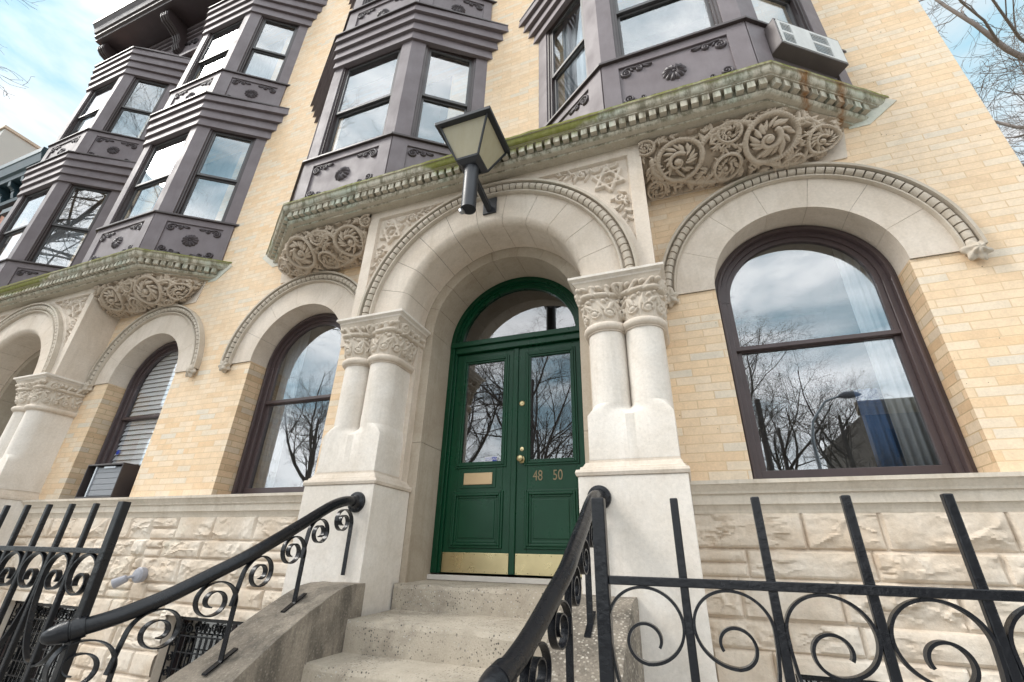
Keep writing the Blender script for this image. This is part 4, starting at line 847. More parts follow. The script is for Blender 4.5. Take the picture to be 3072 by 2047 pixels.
def foundation(par):
    fd = node('foundation', par)
    rng = random.Random(11)
    for s in (-1, 1):
        x0, x1 = 1.59, 4.115; dx = 0.011; nx, nz = int((x1-x0)/dx), int(1.86/dx)
        X, Z = np.meshgrid(np.linspace(x0, x1, nx), np.linspace(0.0, 1.85, nz), indexing='ij')
        D = np.full(X.shape, 9.0); ID = np.zeros(X.shape)
        z = 1.85; b = 0; hs = [0.235, 0.175, 0.235, 0.17, 0.24, 0.18, 0.2, 0.22, 0.2]
        for h in hs:
            xx = x0-rng.uniform(0, 0.2)
            while xx < x1:
                w = rng.uniform(0.34, 0.74); k = (X >= xx) & (X < xx+w) & (Z <= z) & (Z > z-h)
                split = rng.random() < 0.16
                if split:
                    zm = z-h*0.5; dz = np.minimum(np.abs(Z-z), np.minimum(np.abs(Z-zm), np.abs(Z-(z-h))))
                else: dz = np.minimum(np.abs(Z-z), np.abs(Z-(z-h)))
                dd = np.minimum(np.minimum(X-xx, xx+w-X), dz)
                D[k] = dd[k]; b += 1; ID[k] = b+np.where(Z[k] > z-h*0.5, 0, 0.5)*split; xx += w
            z -= h
        e = np.clip((D-0.005)/0.013, 0, 1)**0.7; e2 = np.clip(D/0.06, 0, 1)
        off = np.modf(np.sin(ID*12.9898)*43758.5)[0]; off = np.abs(off)
        n1 = fbm(X*4+ID*7.3, Z*6+ID*3.1, 5, 3, 0.6)
        wx = X*5+ID*1.7+2.2*fbm(X*3, Z*3, 3, 21); wz = Z*11-ID+2.2*fbm(X*3+9, Z*3, 3, 22)
        rid = 1-np.abs(fbm(wx, wz, 4, 9)*2-1); chip = np.clip((fbm(X*4.2+ID, Z*8+ID*2, 4, 31)-0.52)*14, 0, 1)     # broken-off scallops
        low = np.clip((fbm(X*2.6+ID*3, Z*1.5+ID, 3, 51)-0.38)*5, 0, 1)
        Hh = e*(0.020+0.010*off+0.018*e2*n1+0.016*np.clip(rid-0.80, 0, 1)*5*e2*low-0.024*chip*(0.4+off)*low)
        Hh += e*0.009*(fbm(X*26, Z*34, 3, 77)-0.5)*(0.4+low)
        Hh = np.where(D < 0.005, -0.003, Hh)
        fade_ = np.clip((4.11-X)/0.02, 0, 1); Hh = Hh*fade_
        Y = -0.045-Hh
        op = (np.abs(X-WC) < 0.70) & (Z < 0.93)
        P = np.stack([s*X, Y, Z], -1); mb = MB(); vs = P.reshape(-1, 3); idx = np.arange(nx*nz).reshape(nx, nz)
        keep = ~op[:-1, :-1]
        q = np.stack([idx[:-1, :-1], idx[1:, :-1], idx[1:, 1:], idx[:-1, 1:]], -1)[keep]
        mb.add(vs, q.tolist()); mb.build('rock_faced_wall', 'stone_rough', fd, 22)
        cx = s*WC; mb = MB()
        for k in (-1, 1): a, b_ = sorted((cx+k*0.70, cx+k*0.78)); mb.box(a, b_, -0.05, 0.20, 0.0, 0.93)
        mb.box(cx-0.78, cx+0.78, -0.04, 0.2, 0.93, 0.96); mb.build('window_reveal', 'stone', fd)
        g = node('basement_window', par, (0, 0, 0)); mb = MB()
        mb.box(cx-0.70, cx+0.70, 0.10, 0.14, 0.88, 0.93)
        for k in (-1, 1): a, b_ = sorted((cx+k*0.66, cx+k*0.70)); mb.box(a, b_, 0.10, 0.14, 0.0, 0.88)
        mb.box(cx-0.02, cx+0.02, 0.11, 0.14, 0.0, 0.88); mb.build('window_frame', 'sash', g)
        mb = MB(); mb.box(cx-0.66, cx+0.66, 0.12, 0.123, 0.0, 0.88); mb.build('pane', 'glass', g)
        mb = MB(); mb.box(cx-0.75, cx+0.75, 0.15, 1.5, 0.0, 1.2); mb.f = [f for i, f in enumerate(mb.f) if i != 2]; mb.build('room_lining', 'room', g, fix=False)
        mb = MB(); yb = 0.035; bars = 9
        mb.box(cx-0.70, cx+0.70, yb-0.012, yb+0.012, 0.895, 0.92); mb.box(cx-0.70, cx+0.70, yb-0.006, yb+0.006, 0.755, 0.768)
        for i in range(5): mb.box(cx-0.60, cx+0.60, yb-0.004, yb+0.004, 0.08+i*0.135, 0.092+i*0.135)
        for i in range(17): x = cx-0.58+i*1.16/16; mb.box(x-0.005, x+0.005, yb-0.006, yb+0.006, 0, 0.76)
        for k in (-1, 1): mb.box(cx+k*0.60-0.006, cx+k*0.60+0.006, yb-0.006, yb+0.006, 0, 0.895); mb.box(cx+k*0.692-0.006, cx+k*0.692+0.006, yb-0.006, yb+0.006, 0, 0.895)
        for i in range(11):
            x = cx-0.60+i*0.12
            sp = spiral(x, 0.825, 0.048, 0.010, PI/2, (1.5 if i % 2 else -1.5), 26); mb.strip([(p_[0], yb, p_[1]) for p_ in sp], (0, 1, 0), 0.02, 0.005)
        for i in range(6):
            for k in (-1, 1):
                sp = spiral(cx+k*0.647, 0.70-i*0.12, 0.040, 0.008, PI/2, 1.5*k, 24); mb.strip([(p_[0], yb, p_[1]) for p_ in sp], (0, 1, 0), 0.02, 0.005)
        mb.build('scroll_grille', 'iron', g)
def water_table(par):
    mb = MB(); prof = [(0.0, 1.84), (-0.055, 1.842), (-0.06, 1.862), (-0.075, 1.895), (-0.08, 1.90), (-0.095, 1.90), (-0.097, 1.967), (-0.115, 1.970), (-0.12, 1.985), (-0.145, 2.018), (-0.15, 2.028), (-0.165, 2.03), (-0.167, 2.056), (0.30, 2.062), (0.30, 1.84)]
    for a, b in ((1.592, 4.115), (-4.115, -1.592)): MB().prism_x(prof, a, b).build('water_table', 'stone_sill', par)
M['stone_sill'] = stone('sill_limestone', (0.70, 0.63, 0.54), (0.60, 0.525, 0.43), 0.5, green=0.12)

def cornice(par, x0, x1):
    c = node('roof_cornice', par)
    mb = MB(); mb.box(x0, x1, -0.07, 0.0, 12.72, 13.75); mb.build('frieze', 'paint', c)
    mb = MB()
    for y, z0, z1 in ((-0.13, 12.62, 12.72), (-0.10, 12.72, 12.80), (-0.12, 13.45, 13.52), (-0.16, 13.56, 13.64), (-0.2, 13.68, 13.78)): mb.box(x0, x1, y, -0.02, z0, z1)
    mb.build('frieze_moulding', 'paint', c, None, 0.01)
    mb = MB(); prof = [(0, 13.80), (-0.80, 13.80), (-0.80, 13.86), (-0.86, 13.90), (-0.86, 13.98), (-0.90, 14.0), (-0.94, 14.12), (-1.0, 14.2), (-1.02, 14.22), (-1.02, 14.34), (0, 14.5)]
    mb.prism_x(prof, x0, x1); mb.build('crown_moulding', 'paint_dark_and_shade', c, None, 0.008)
    n = 4
    for i in range(n):
        x = x0+0.16+(x1-x0-0.32)*i/(n-1); mb = MB()
        prof = [(-0.05, 12.95), (-0.16, 13.0), (-0.22, 13.1), (-0.22, 13.25), (-0.30, 13.38), (-0.46, 13.46), (-0.60, 13.5), (-0.68, 13.58), (-0.70, 13.68), (-0.66, 13.80), (-0.05, 13.80)]
        mb.prism_x(prof, x-0.13, x+0.13)
        for k in (-0.08, 0, 0.08): mb.prism_x([(y-0.015, z-0.012) for y, z in prof], x+k-0.018, x+k+0.018)
        mb.build('bracket', 'paint_dark_and_shade', c, None, 0.01)
    n = 3
    for i in range(2):
        F = frame_f((x0, -0.07), (x1, -0.07))
        for k in range(3): place(SCR, 'scroll_ornament', c, F, (x1-x0)/2-0.6+k*0.5, 13.3, 0.0, 1 if k % 2 else -1, 1, 1.6)

def build_house(root, x0, x1):
    wall_mesh(x0, x1, 14.3).build('brick_wall', 'brick', root, fix=False)
    cornice(root, x0+0.02, x1-0.02)
    # jamb reveals in brick and stone window arches
    for s in (-1, 1):
        cx = s*WC; wa = node('window_arch', root)
        for k in (-1, 1): a, b = sorted((cx+k*WR, cx+k*(WR+0.02))); MB().box(a, b, 0.002, 0.32, 2.06, ZS).build('brick_jamb', 'jamb_brick', wa)
        mb = MB(); voussoirs(mb, cx, ZS, [(1.03, -0.016), (WR, -0.016), (WR, 0.34), (1.03, 0.34)], 7, 8, 0.003, 0.9); mb.build('voussoirs', 'stone_arch', wa, 30)
        mb = MB(); ring_solid(mb, cx, ZS, [(1.02, -0.010), (WR+0.006, -0.010), (WR+0.006, 0.33), (1.02, 0.33)], 0, PI, 48); mb.build('arch_joint', 'joint', wa)
        mb = MB(); hood(mb, cx, ZS+0.0, 1.015, 1.155, -0.004, 0.072, 46); mb.build('hood_mould', 'stone_hood', wa, 40)
        for k in (-1, 1):
            mb = MB(); boss(mb, cx+k*1.085, -0.045, ZS-0.035, 0.072, 3+k); mb.build('hood_stop', 'stone_hood', wa, 60)
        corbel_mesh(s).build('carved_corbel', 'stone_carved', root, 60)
        arched_window(root, cx)
M['stone_arch'] = stone('arch_limestone', (0.70, 0.62, 0.535), (0.63, 0.545, 0.455), 0.3, green=0.03)

house = thing('brick_rowhouse', 'yellow brick rowhouse with the green double door and the lantern over its arch', 'house', (XB, 0, 0), 'matching yellow brick rowhouses')
common = node('tmp', house)
build_house(house, -4.115, 4.352)
for fn in (portal, ledge, door, foundation, water_table): fn(house)
for s in (-1, 1): make_bay(house, s*BC)
bpy.data.objects.remove(common)
house2 = thing('brick_rowhouse', 'yellow brick rowhouse at the left with its dark roof cornice in view', 'house', (XA, 0, 0), 'matching yellow brick rowhouses')
for ch in kids(house):
    if ch.name.startswith(('brick_wall', 'roof_cornice')): continue
    copy_tree(ch, house2)
wall_mesh(-3.80, 4.115, 14.3).build('brick_wall', 'brick', house2, fix=False)
cornice(house2, -3.62, 4.09)
MB().box(4.116, 4.352, -0.052, 0.30, 0, 1.84).build('foundation_corner', 'stone_rough', house, None, 0.01)
MB().prism_x([(0.0, 1.84), (-0.055, 1.842), (-0.06, 1.862), (-0.075, 1.895), (-0.095, 1.90), (-0.097, 1.967), (-0.12, 1.985), (-0.145, 2.018), (-0.165, 2.03), (-0.167, 2.056), (0.0, 2.062)], 4.116, 4.36).build('water_table', 'stone_sill', house)

for b_ in [c for c in kids(house) if c.name.startswith('bay_window') and c.location.x > 0]:
    for c in kids(b_):
        if c.name.startswith(('rosette', 'scroll_ornament')) and c.location.x > 0.75 and c.location.z < 6.2: bpy.data.objects.remove(c)
# ------------------------------------------------------------------ stoop
st = thing('stoop', 'worn concrete front steps between two sloping side walls below the green door', 'steps', (XB, 0, 0))
mb = MB(); nose = [(1.31, -0.10), (1.10, -0.70), (0.90, -1.05), (0.71, -1.40), (0.52, -1.75), (0.33, -2.10), (0.15, -2.45)]
back = [0.42]+[p[1]+0.04 for p in nose[:-1]]; zback = [1.33, 1.135, 0.915, 0.72, 0.53, 0.34, 0.16]
for i, (z, y) in enumerate(nose):
    prof = [(y, z-0.012), (y, 0.0 if i == 6 else nose[i+1][0]-0.1), (back[i]+0.2, 0.0 if i == 6 else nose[i+1][0]-0.1), (back[i]+(0.2 if i else 0.0), zback[i]), (y+0.03, z)]
    # slightly uneven worn nosing
    n = 64; P = []
    rg = np.random.RandomState(i); j = fbm(np.linspace(0, 9, n+1), np.zeros(n+1)+i, 5, i, 0.6)-0.5
    w = 0.84 if i == 0 else 0.80
    for k in range(n+1):
        x = -w+2*w*k/n; dz = j[k]*0.030+(rg.rand()-0.5)*0.004
        P.append([(x, prof[0][0]+j[k]*0.024, prof[0][1]+dz-0.02), (x, prof[1][0], prof[1][1]), (x, prof[2][0], prof[2][1]), (x, prof[3][0], prof[3][1]), (x, prof[4][0]+0.01, prof[4][1]+dz*0.5), (x, prof[0][0]+0.006, prof[4][1]+dz-0.004), (x, prof[0][0]+j[k]*0.024, prof[0][1]+dz-0.02)])
    mb.grid(np.array(P))
mb.build('steps', 'steps', st, 35)
ck = [(-0.54, 1.322), (-0.70, 1.315), (-0.80, 1.295), (-0.92, 1.25), (-1.05, 1.19), (-1.25, 1.085), (-1.55, 0.90), (-1.85, 0.71), (-2.2, 0.50), (-2.5, 0.33), (-2.62, 0.28)]
for s in (-1, 1):
    n = 60; ys = np.linspace(-0.545, -2.62, n+1); zt = np.interp(-ys, [-p[0] for p in ck], [p[1] for p in ck]); m_ = 14
    P = np.zeros((n+1, 2*m_+3, 3)); ws = np.linspace(0.80, 1.195, m_)
    for i in range(n+1):
        row = [(0.795, 0.0), (0.795, zt[i]*0.6), (0.797, zt[i]-0.02)]+[(w, zt[i]) for w in ws[0:]]+[(1.2, zt[i]-0.02), (1.2, zt[i]*0.5), (1.2, 0.0)]
        row = row+[row[-1]]*(2*m_+3-len(row))
        fl_ = float(np.interp(-ys[i], [0, 1.45, 1.79, 2.12, 2.62], [0, 0, 0.11, 0.29, 0.6])) if s < 0 else 0.0
        for k, (w, z) in enumerate(row): P[i, k] = (s*(w+fl_*(w > 0.9)), ys[i], z+ (fbm(np.array([w*9]), np.array([ys[i]*9]), 3, 4)[0]-0.5)*0.012*(z > 0.05))
    mb = MB(); mb.grid(P); mb.add(P[-1], [tuple(range(P.shape[1]))]); mb.build('side_wall', 'cheek', st, 50)

# ------------------------------------------------------------------ iron handrails of the stoop
def smooth_path(pts, n=8):
    pts = [Vector(p) for p in pts]; out_ = []
    for i in range(len(pts)-1):
        p0, p1, p2, p3 = pts[max(i-1, 0)], pts[i], pts[i+1], pts[min(i+2, len(pts)-1)]
        for k in range(n):
            t = k/n; out_.append(0.5*((2*p1)+(-p0+p2)*t+(2*p0-5*p1+4*p2-p3)*t*t+(-p0+3*p1-3*p2+p3)*t**3))
    return out_+[pts[-1]]
RAIL = [(-0.55, 1.905), (-0.64, 1.903), (-0.73, 1.885), (-0.86, 1.832), (-1.10, 1.695), (-1.34, 1.562), (-1.50, 1.470), (-1.66, 1.376), (-1.79, 1.300), (-1.90, 1.240), (-2.01, 1.190), (-2.12, 1.148)]
def rail_z(y): return float(np.interp(-y, [-p[0] for p in RAIL], [p[1] for p in RAIL]))
def handrail(x, label, flare):
    t = thing('handrail', label, 'handrail', (x, 0, 0), 'iron handrails of the stoop')
    xo = lambda y: float(np.interp(-y, [p[0] for p in flare], [p[1] for p in flare]))
    pts = smooth_path([(xo(y), y, z) for y, z in RAIL]); MB().tube(pts, 0.039, 26).build('pipe', 'iron', t, 40)
    d = (pts[-1]-pts[-4]).normalized(); e = pts[-1]
    prof = [(-0.050, 0.0395), (-0.049, 0.047), (0.000, 0.049), (0.002, 0.045), (0.008, 0.045), (0.010, 0.050), (0.045, 0.047), (0.080, 0.037), (0.102, 0.024), (0.113, 0.005)]
    MB().tube([e+d*a for a, b in prof], [b for a, b in prof], 24).build('end_cap', 'iron', t, 35)
    mb = MB(); mb.lathe([(0.043, -0.61), (0.047, -0.58), (0.056, -0.568), (0.080, -0.563), (0.082, -0.545)], 28, (0, 0, 1.905), 'y')
    for k in range(4): mb.lathe([(0.008, -0.572), (0.006, -0.568), (0.006, -0.560)], 8, (0.068*math.cos(k*PI/2+0.7), 0, 1.905+0.068*math.sin(k*PI/2+0.7)), 'y')
    mb.build('wall_flange', 'iron', t, 30)
    pk = [(-0.572, 1.37, 0.105), (-1.02, 1.205, 0.113), (-1.48, 0.945, 0.118), (-1.94, 0.655, 0.130)]
    def scroll(yp, zb, dr, r, joined=False):    # picket that rises, bends over under the pipe and curls inwards
        yc = yp+dr*r*1.0; zc_ = rail_z(yc)-0.040-r-0.004
        a = np.linspace(0, 1, 66); th = a*2*PI*1.72; rad = r*(1-0.74*a**0.8)
        sp = [(yc-dr*rad[i]*math.cos(th[i]), zc_+rad[i]*math.sin(th[i])) for i in range(66)]
        low = zb if not joined else zc_-0.17
        pre = [(yp-(dr*0.022*(1-k/7) if joined else 0), low+(zc_-low)*k/7) for k in range(7)]
        mb = MB(); mb.strip([(xo(y), y, z) for y, z in pre+sp], (1, 0, 0), 0.034, 0.0075); return mb
    for i, (y, zb, r) in enumerate(pk):
        scroll(y, zb, -1, r).build('scroll_picket', 'iron', t, 40)
        if i:
            scroll(y+0.004, zb, 1, pk[i-1][2]*1.02, True).build('scroll', 'iron', t, 40)
            mb = MB(); sl = 0.57; X0 = xo(y)
            mb.add([(X0+sx*0.017, y+sy*0.085, zb+0.004+sl*sy*0.085+dz) for dz in (0, 0.009) for sx, sy in ((-1, -1), (1, -1), (1, 1), (-1, 1))], [(0, 1, 2, 3), (4, 5, 6, 7), (0, 1, 5, 4), (1, 2, 6, 5), (2, 3, 7, 6), (3, 0, 4, 7)])
            mb.build('foot_plate', 'iron', t)
    return t
handrail(XB-1.0, 'black pipe handrail on the left of the steps, its rounded end cap showing', [(0, 0), (1.45, 0), (1.79, -0.11), (2.01, -0.215), (2.12, -0.29)])
handrail(XB+1.0, 'black pipe handrail on the right of the steps, beside the square fence post', [(0, 0), (1.5, 0), (2.0, -0.06), (2.12, -0.08)])

# ------------------------------------------------------------------ street fences
YF = -2.1
def heart(mb, x0, x1, xb, zr):   # half heart between two bars: spiral near x1 side away from xb
    pass
def fence(label, xs, post_x, zr, ztop, pitch):
    t = thing('iron_fence', label, 'fence', (0, 0, 0), 'black iron fences with scrolls')
    for x in xs: mb = MB(); mb.box(x-0.0125, x+0.0125, YF-0.0125, YF+0.0125, 0.05, ztop); mb.build('bar', 'iron', t, None, 0.004)
    mb = MB(); mb.box(post_x-0.022, post_x+0.022, YF-0.022, YF+0.022, 0.0, ztop+0.005); mb.build('post', 'iron', t, None, 0.004)
    a, b = min(xs+[post_x]), max(xs+[post_x]); sg = 1 if post_x < xs[0] else -1
    a += 0.022*(sg > 0) - 0.05*(sg < 0); b -= 0.022*(sg < 0) - 0.05*(sg > 0)
    mb = MB(); mb.box(a, b, YF-0.017, YF+0.017, zr-0.013, zr+0.013); mb.build('top_rail', 'iron', t, None, 0.003)
    mb = MB(); mb.box(a, b, YF-0.017, YF+0.017, 0.42, 0.446); mb.build('lower_rail', 'iron', t, None, 0.003)
    gaps = [post_x]+xs
    for i in range(len(gaps)-1):
        g0, g1 = gaps[i], gaps[i+1]; w = abs(g1-g0)-0.03; r = w/2; cx = (g0+g1)/2; zc_ = zr-0.017-r*0.91
        # the bottom of the heart is at the bar shared with the partner scroll
        xb = g1 if i % 2 == 0 else g0; dr = 1 if xb > cx else -1     # strip rises on the side away from the shared bar
        side = -dr; th = np.linspace(0, 1.5*PI, 44); sp = [(cx+side*r*math.cos(q), YF, zc_+r*0.91*math.sin(q)) for q in th]
        ph = np.linspace(1.5*PI, 3.15*PI, 40)
        for q in ph[1:]:
            k = (q-1.5*PI)/(1.65*PI); rq = r*(0.56-0.22*k); sp.append((cx-side*r*0.02*k+side*rq*math.cos(q), YF, zc_-r*0.91+r*0.53+rq*0.94*math.sin(q)))
        z0 = zc_-0.40; pre = []
        for k in range(12):
            u = k/12; ex = xb-dr*0.016; x = ex+(cx+side*r-ex)*math.sin(u*PI/2)**1.0; z = z0+(zc_-z0)*(1-math.cos(u*PI/2))**0.9*1.0
            pre.append((x, YF, z))
        mb = MB(); mb.strip(pre+sp, (0, 1, 0), 0.026, 0.0085); mb.build('scroll', 'iron', t, 40)
fence('black iron fence with wide scrolls right of the steps, starting at a square post', [-0.056+0.246*i for i in range(9)], -0.310, 1.453, 1.705, 0.246)
fence('black iron fence left of the steps, its post standing beyond the handrail cap', [-3.11-0.215*i for i in range(10)], -2.876, 1.493, 1.732, 0.215)

# ------------------------------------------------------------------ wall lantern over the arch
ln = thing('wall_lantern', 'black lantern with frosted amber glass on a bracket over the entrance arch', 'lamp', (XB, -0.44, 4.86))
PX, PY = 0.0, -0.475     # post axis relative to the root
mb = MB(); mb.box(-0.075, 0.075, -0.022, 0.0, -0.10, 0.10); mb.build('wall_plate', 'lamp_metal', ln, None, 0.004)
mb = MB(); mb.add([(sx*0.025, y, z+dz) for (y, z) in ((-0.02, -0.05), (-0.42, 0.03)) for sx, dz in ((-1, -0.03), (1, -0.03), (1, 0.03), (-1, 0.03))], [(0, 1, 2, 3), (4, 5, 6, 7), (0, 1, 5, 4), (1, 2, 6, 5), (2, 3, 7, 6), (3, 0, 4, 7)]); mb.build('arm', 'lamp_metal', ln, None, 0.003)
mb = MB(); mb.lathe([(0.064, -0.435), (0.071, -0.44), (0.071, 0.075), (0.06, 0.078)], 32, (PX, PY, 0)); mb.lathe([(0.062, -0.43), (0.02, -0.425)], 24, (PX, PY, 0)); mb.build('post', 'lamp_metal', ln, 35)
mb = MB(); mb.box(-0.085, -0.045, PY-0.03, PY+0.03, -0.455, -0.43); mb.lathe([(0.014, -0.47), (0.014, -0.44)], 12, (-0.066, PY-0.02, 0)); mb.build('photocell', 'alu', ln, None, 0.003)
zb, zt, hb, ht = 0.10, 0.455, 0.112, 0.245
mb = MB()
def fr4(mb, h0, h1, z0, z1):
    mb.add([(PX+sx*h, PY+sy*h, z) for h, z in ((h0, z0), (h1, z1)) for sx, sy in ((-1, -1), (1, -1), (1, 1), (-1, 1))], [(3, 2, 1, 0), (4, 5, 6, 7), (0, 1, 5, 4), (1, 2, 6, 5), (2, 3, 7, 6), (3, 0, 4, 7)])
fr4(mb, 0.075, hb+0.006, zb-0.03, zb); fr4(mb, hb+0.006, hb+0.012, zb, zb+0.022)
for sx, sy in ((-1, -1), (1, -1), (1, 1), (-1, 1)):
    mb.tube([(PX+sx*(hb+0.002), PY+sy*(hb+0.002), zb+0.01), (PX+sx*(ht+0.002), PY+sy*(ht+0.002), zt)], 0.0125, 4)
mb.build('frame', 'lamp_metal', ln, None, 0.002)
mb = MB(); fr4(mb, 0.292, 0.296, zt, zt+0.035); fr4(mb, 0.285, 0.10, zt+0.035, zt+0.16); mb.build('roof', 'lamp_metal', ln, None, 0.004)
h0, h1 = hb-0.002, ht-0.006
for k in range(4):
    a = k*PI/2; ca, sa = round(math.cos(a)), round(math.sin(a)); q = []
    for off_ in (0, 0.004):
        for h, z, sgn_ in ((h0-off_, zb+0.018, -1), (h0-off_, zb+0.018, 1), (h1-off_, zt-0.004, 1), (h1-off_, zt-0.004, -1)):
            x, y = h, sgn_*h; q.append((PX+x*ca-y*sa, PY+x*sa+y*ca, z))
    mb = MB(); mb.add(q, [(0, 1, 2, 3), (7, 6, 5, 4), (0, 4, 5, 1), (1, 5, 6, 2), (2, 6, 7, 3), (3, 7, 4, 0)]); mb.build('glass_panel', 'frost', ln)
mb = MB(); mb.lathe([(0.03, zb+0.02), (0.095, zb+0.05), (0.10, zb+0.13), (0.098, zb+0.14), (0.06, zb+0.19), (0.02, zb+0.22)], 32, (PX, PY, 0)); mb.build('lamp_bowl', 'bowl', ln, 40)

# ------------------------------------------------------------------ floodlight on the rough stone base
fl = thing('floodlight', 'small grey floodlight with a round base on the rough stone wall left of the steps', 'lamp', (-5.54, -0.09, 1.27))
mb = MB(); mb.lathe([(0.070, 0.0), (0.074, -0.02), (0.074, -0.055), (0.066, -0.06), (0.060, -0.072), (0.02, -0.084)], 28, (0, 0, 0), 'y'); mb.build('base', 'grey_plastic', fl, 35)
mb = MB(); mb.tube([(-0.005, -0.07, -0.01), (-0.03, -0.105, -0.018), (-0.05, -0.12, -0.03)], 0.014, 8); mb.build('knuckle', 'grey_plastic', fl, 40)
mb = MB(); mb.tube([(-0.045, -0.115, -0.026), (-0.052, -0.122, -0.032), (-0.085, -0.150, -0.055), (-0.125, -0.185, -0.085), (-0.124, -0.184, -0.084)], [0.020, 0.036, 0.042, 0.050, 0.036], 18); mb.build('lamp_head', 'grey_plastic', fl, 35)

# ------------------------------------------------------------------ air conditioners
M['ac_metal'] = paint('ac_brown_metal', (0.05, 0.04, 0.04), None, 0.4, grain=False)
ac = thing('air_conditioner', 'air conditioner with slatted grey back panel, in the sill of the arched window with blinds', 'air conditioner', (-6.91, -0.10, 2.065))
mb = MB(); mb.box(-0.35, 0.35, 0, 0.55, 0, 0.02); mb.box(-0.35, 0.35, 0, 0.55, 0.40, 0.42); mb.box(-0.35, -0.335, 0, 0.55, 0.02, 0.40); mb.box(0.335, 0.35, 0, 0.55, 0.02, 0.40); mb.box(-0.335, 0.335, 0.5, 0.55, 0.02, 0.40); mb.build('casing', 'ac_metal', ac, None, 0.004)
mb = MB(); mb.box(-0.20, 0.31, 0.05, 0.09, 0.03, 0.385)
for i in range(5): mb.box(-0.20, 0.31, 0.044, 0.05, 0.035+i*0.07, 0.095+i*0.07)
mb.build('rear_panel', 'slat_grey', ac, None, 0.003) if 'slat_grey' in M else mb.build('rear_panel', 'grey_plastic', ac, None, 0.003)
mb = MB(); mb.box(-0.225, -0.20, 0.03, 0.09, 0.02, 0.395); mb.box(-0.06, 0.16, 0.03, 0.05, 0.365, 0.39); mb.build('bracket', 'alu', ac, None, 0.002)
Fr = frame_f((XB+BC+0.68, -0.64), (XB+BC+1.575, 0.0))
ac2 = thing('air_conditioner', 'air conditioner with a white louvred grille in the bay panel at the upper right', 'air conditioner', (*Fr(0.20, 0.0, 0)[:2], 5.78))
ac2.rotation_euler = (0, 0, math.atan2(0.64, 0.895))
W_, D_, Hh_ = 0.76, 0.135, 0.37
mb = MB(); mb.box(0, W_, -D_, 0.05, 0, 0.012); mb.box(0, W_, -D_, 0.05, Hh_-0.012, Hh_); mb.box(0, 0.012, -D_, 0.05, 0.012, Hh_-0.012); mb.box(W_-0.012, W_, -D_, 0.05, 0.012, Hh_-0.012); mb.build('casing', 'ac_body', ac2, None, 0.003) if 'ac_body' in M else mb.build('casing', 'paint', ac2, None, 0.003)
mb = MB(); mb.box(0.012, W_-0.012, -D_+0.03, -D_+0.035, 0.012, Hh_-0.012); mb.build('coil', 'blue_coil', ac2) if 'blue_coil' in M else mb.build('coil', 'teal', ac2)
mb = MB(); fz = -D_-0.004
for x0, x1 in ((0.02, 0.05), (0.175, 0.395), (0.60, 0.745)): mb.box(x0, x1, fz, fz+0.012, 0.02, Hh_-0.02)
for z0, z1 in ((0.02, 0.04), (0.175, 0.205), (Hh_-0.045, Hh_-0.02)): mb.box(0.05, 0.175, fz+0.001, fz+0.012, z0, z1); mb.box(0.395, 0.60, fz+0.001, fz+0.012, z0, z1)
for a, b, n in ((0.05, 0.175, 7), (0.395, 0.60, 11)):
    for i in range(n):
        x = a+(b-a)*(i+0.5)/n; mb.box(x-0.0022, x+0.0022, fz+0.001, fz+0.004, 0.04, 0.175); mb.box(x-0.0022, x+0.0022, fz+0.001, fz+0.004, 0.205, Hh_-0.045)
mb.build('grille', 'white_paint', ac2)

# ------------------------------------------------------------------ curtains and blinds
def curtain(name, label, mat, x0, x1, y, z0, z1, n=60, amp=0.02, cat='curtain'):
    X = np.linspace(x0, x1, n); P = np.zeros((n, 2, 3))
    for i, x in enumerate(X): yy = y+amp*math.sin(i*1.1)+amp*0.5*math.sin(i*0.37); P[i, 0] = (x, yy, z0); P[i, 1] = (x, yy, z1)
    o = MB().grid(P).build(name, mat, None, 60); sm = o.modifiers.new('thick', 'SOLIDIFY'); sm.thickness = 0.003; return tag(o, label, cat)
xw2, xw1, xa2 = XB+WC, XB-WC, XA+WC
curtain('curtain', 'pale curtain drawn at the right edge of the arched window right of the door', 'curtain', xw2+0.40, xw2+0.62, 0.45, 2.1, 4.3, 24, 0.012)
curtain('curtain', 'blue curtain low in the right corner of the arched window right of the door', 'curtain_blue', xw2+0.24, xw2+0.52, 0.52, 2.1, 2.85, 30, 0.012)
curtain('curtain', 'pale curtain at the left side of the arched window left of the door', 'curtain_grey', xw1-0.62, xw1-0.30, 0.44, 2.1, 4.35, 30, 0.012)
bl = thing('window_blind', 'white slatted blind in the arched window above the air conditioner', 'blind', (xa2, 0.36, 2.55)); mb = MB()
for i in range(24):
    z = 0.02+i*0.072; w = 0.56 if z < 1.15 else math.sqrt(max(0.01, 0.56**2-(z-1.15)**2))
    mb.add([(-w, -0.008, z), (w, -0.008, z), (w, 0.018, z+0.066), (-w, 0.018, z+0.066), (-w, -0.005, z), (w, -0.005, z), (w, 0.021, z+0.066), (-w, 0.021, z+0.066)], [(0, 1, 2, 3), (7, 6, 5, 4), (0, 4, 5, 1), (3, 2, 6, 7)])
mb.build('slats', 'blind', bl, fix=True)
o = MB().lathe([(0.035, 0), (0.035, -0.002), (0.001, -0.002)], 20, (0, 0, 0), 'y').build('window_sticker', 'blue', None); o.location = (xa2-0.46, 0.333, 2.75)
tag(o, 'round blue sticker low in the window above the slatted air conditioner', 'sticker')
for xr, who, zz in ((XA+BC, 'left rowhouse, lower window of the nearer bay', 5.9), (XA+BC, 'left rowhouse, upper window of the nearer bay', 9.3), (XA-BC, 'left rowhouse, lower window of the farther bay', 5.9), (XA-BC, 'left rowhouse, upper window of the farther bay', 9.3)):
    curtain('curtain', 'pale sheer curtain in the '+who, 'curtain', xr-1.1, xr+1.1, 0.05, zz, zz+2.4, 110, 0.025)
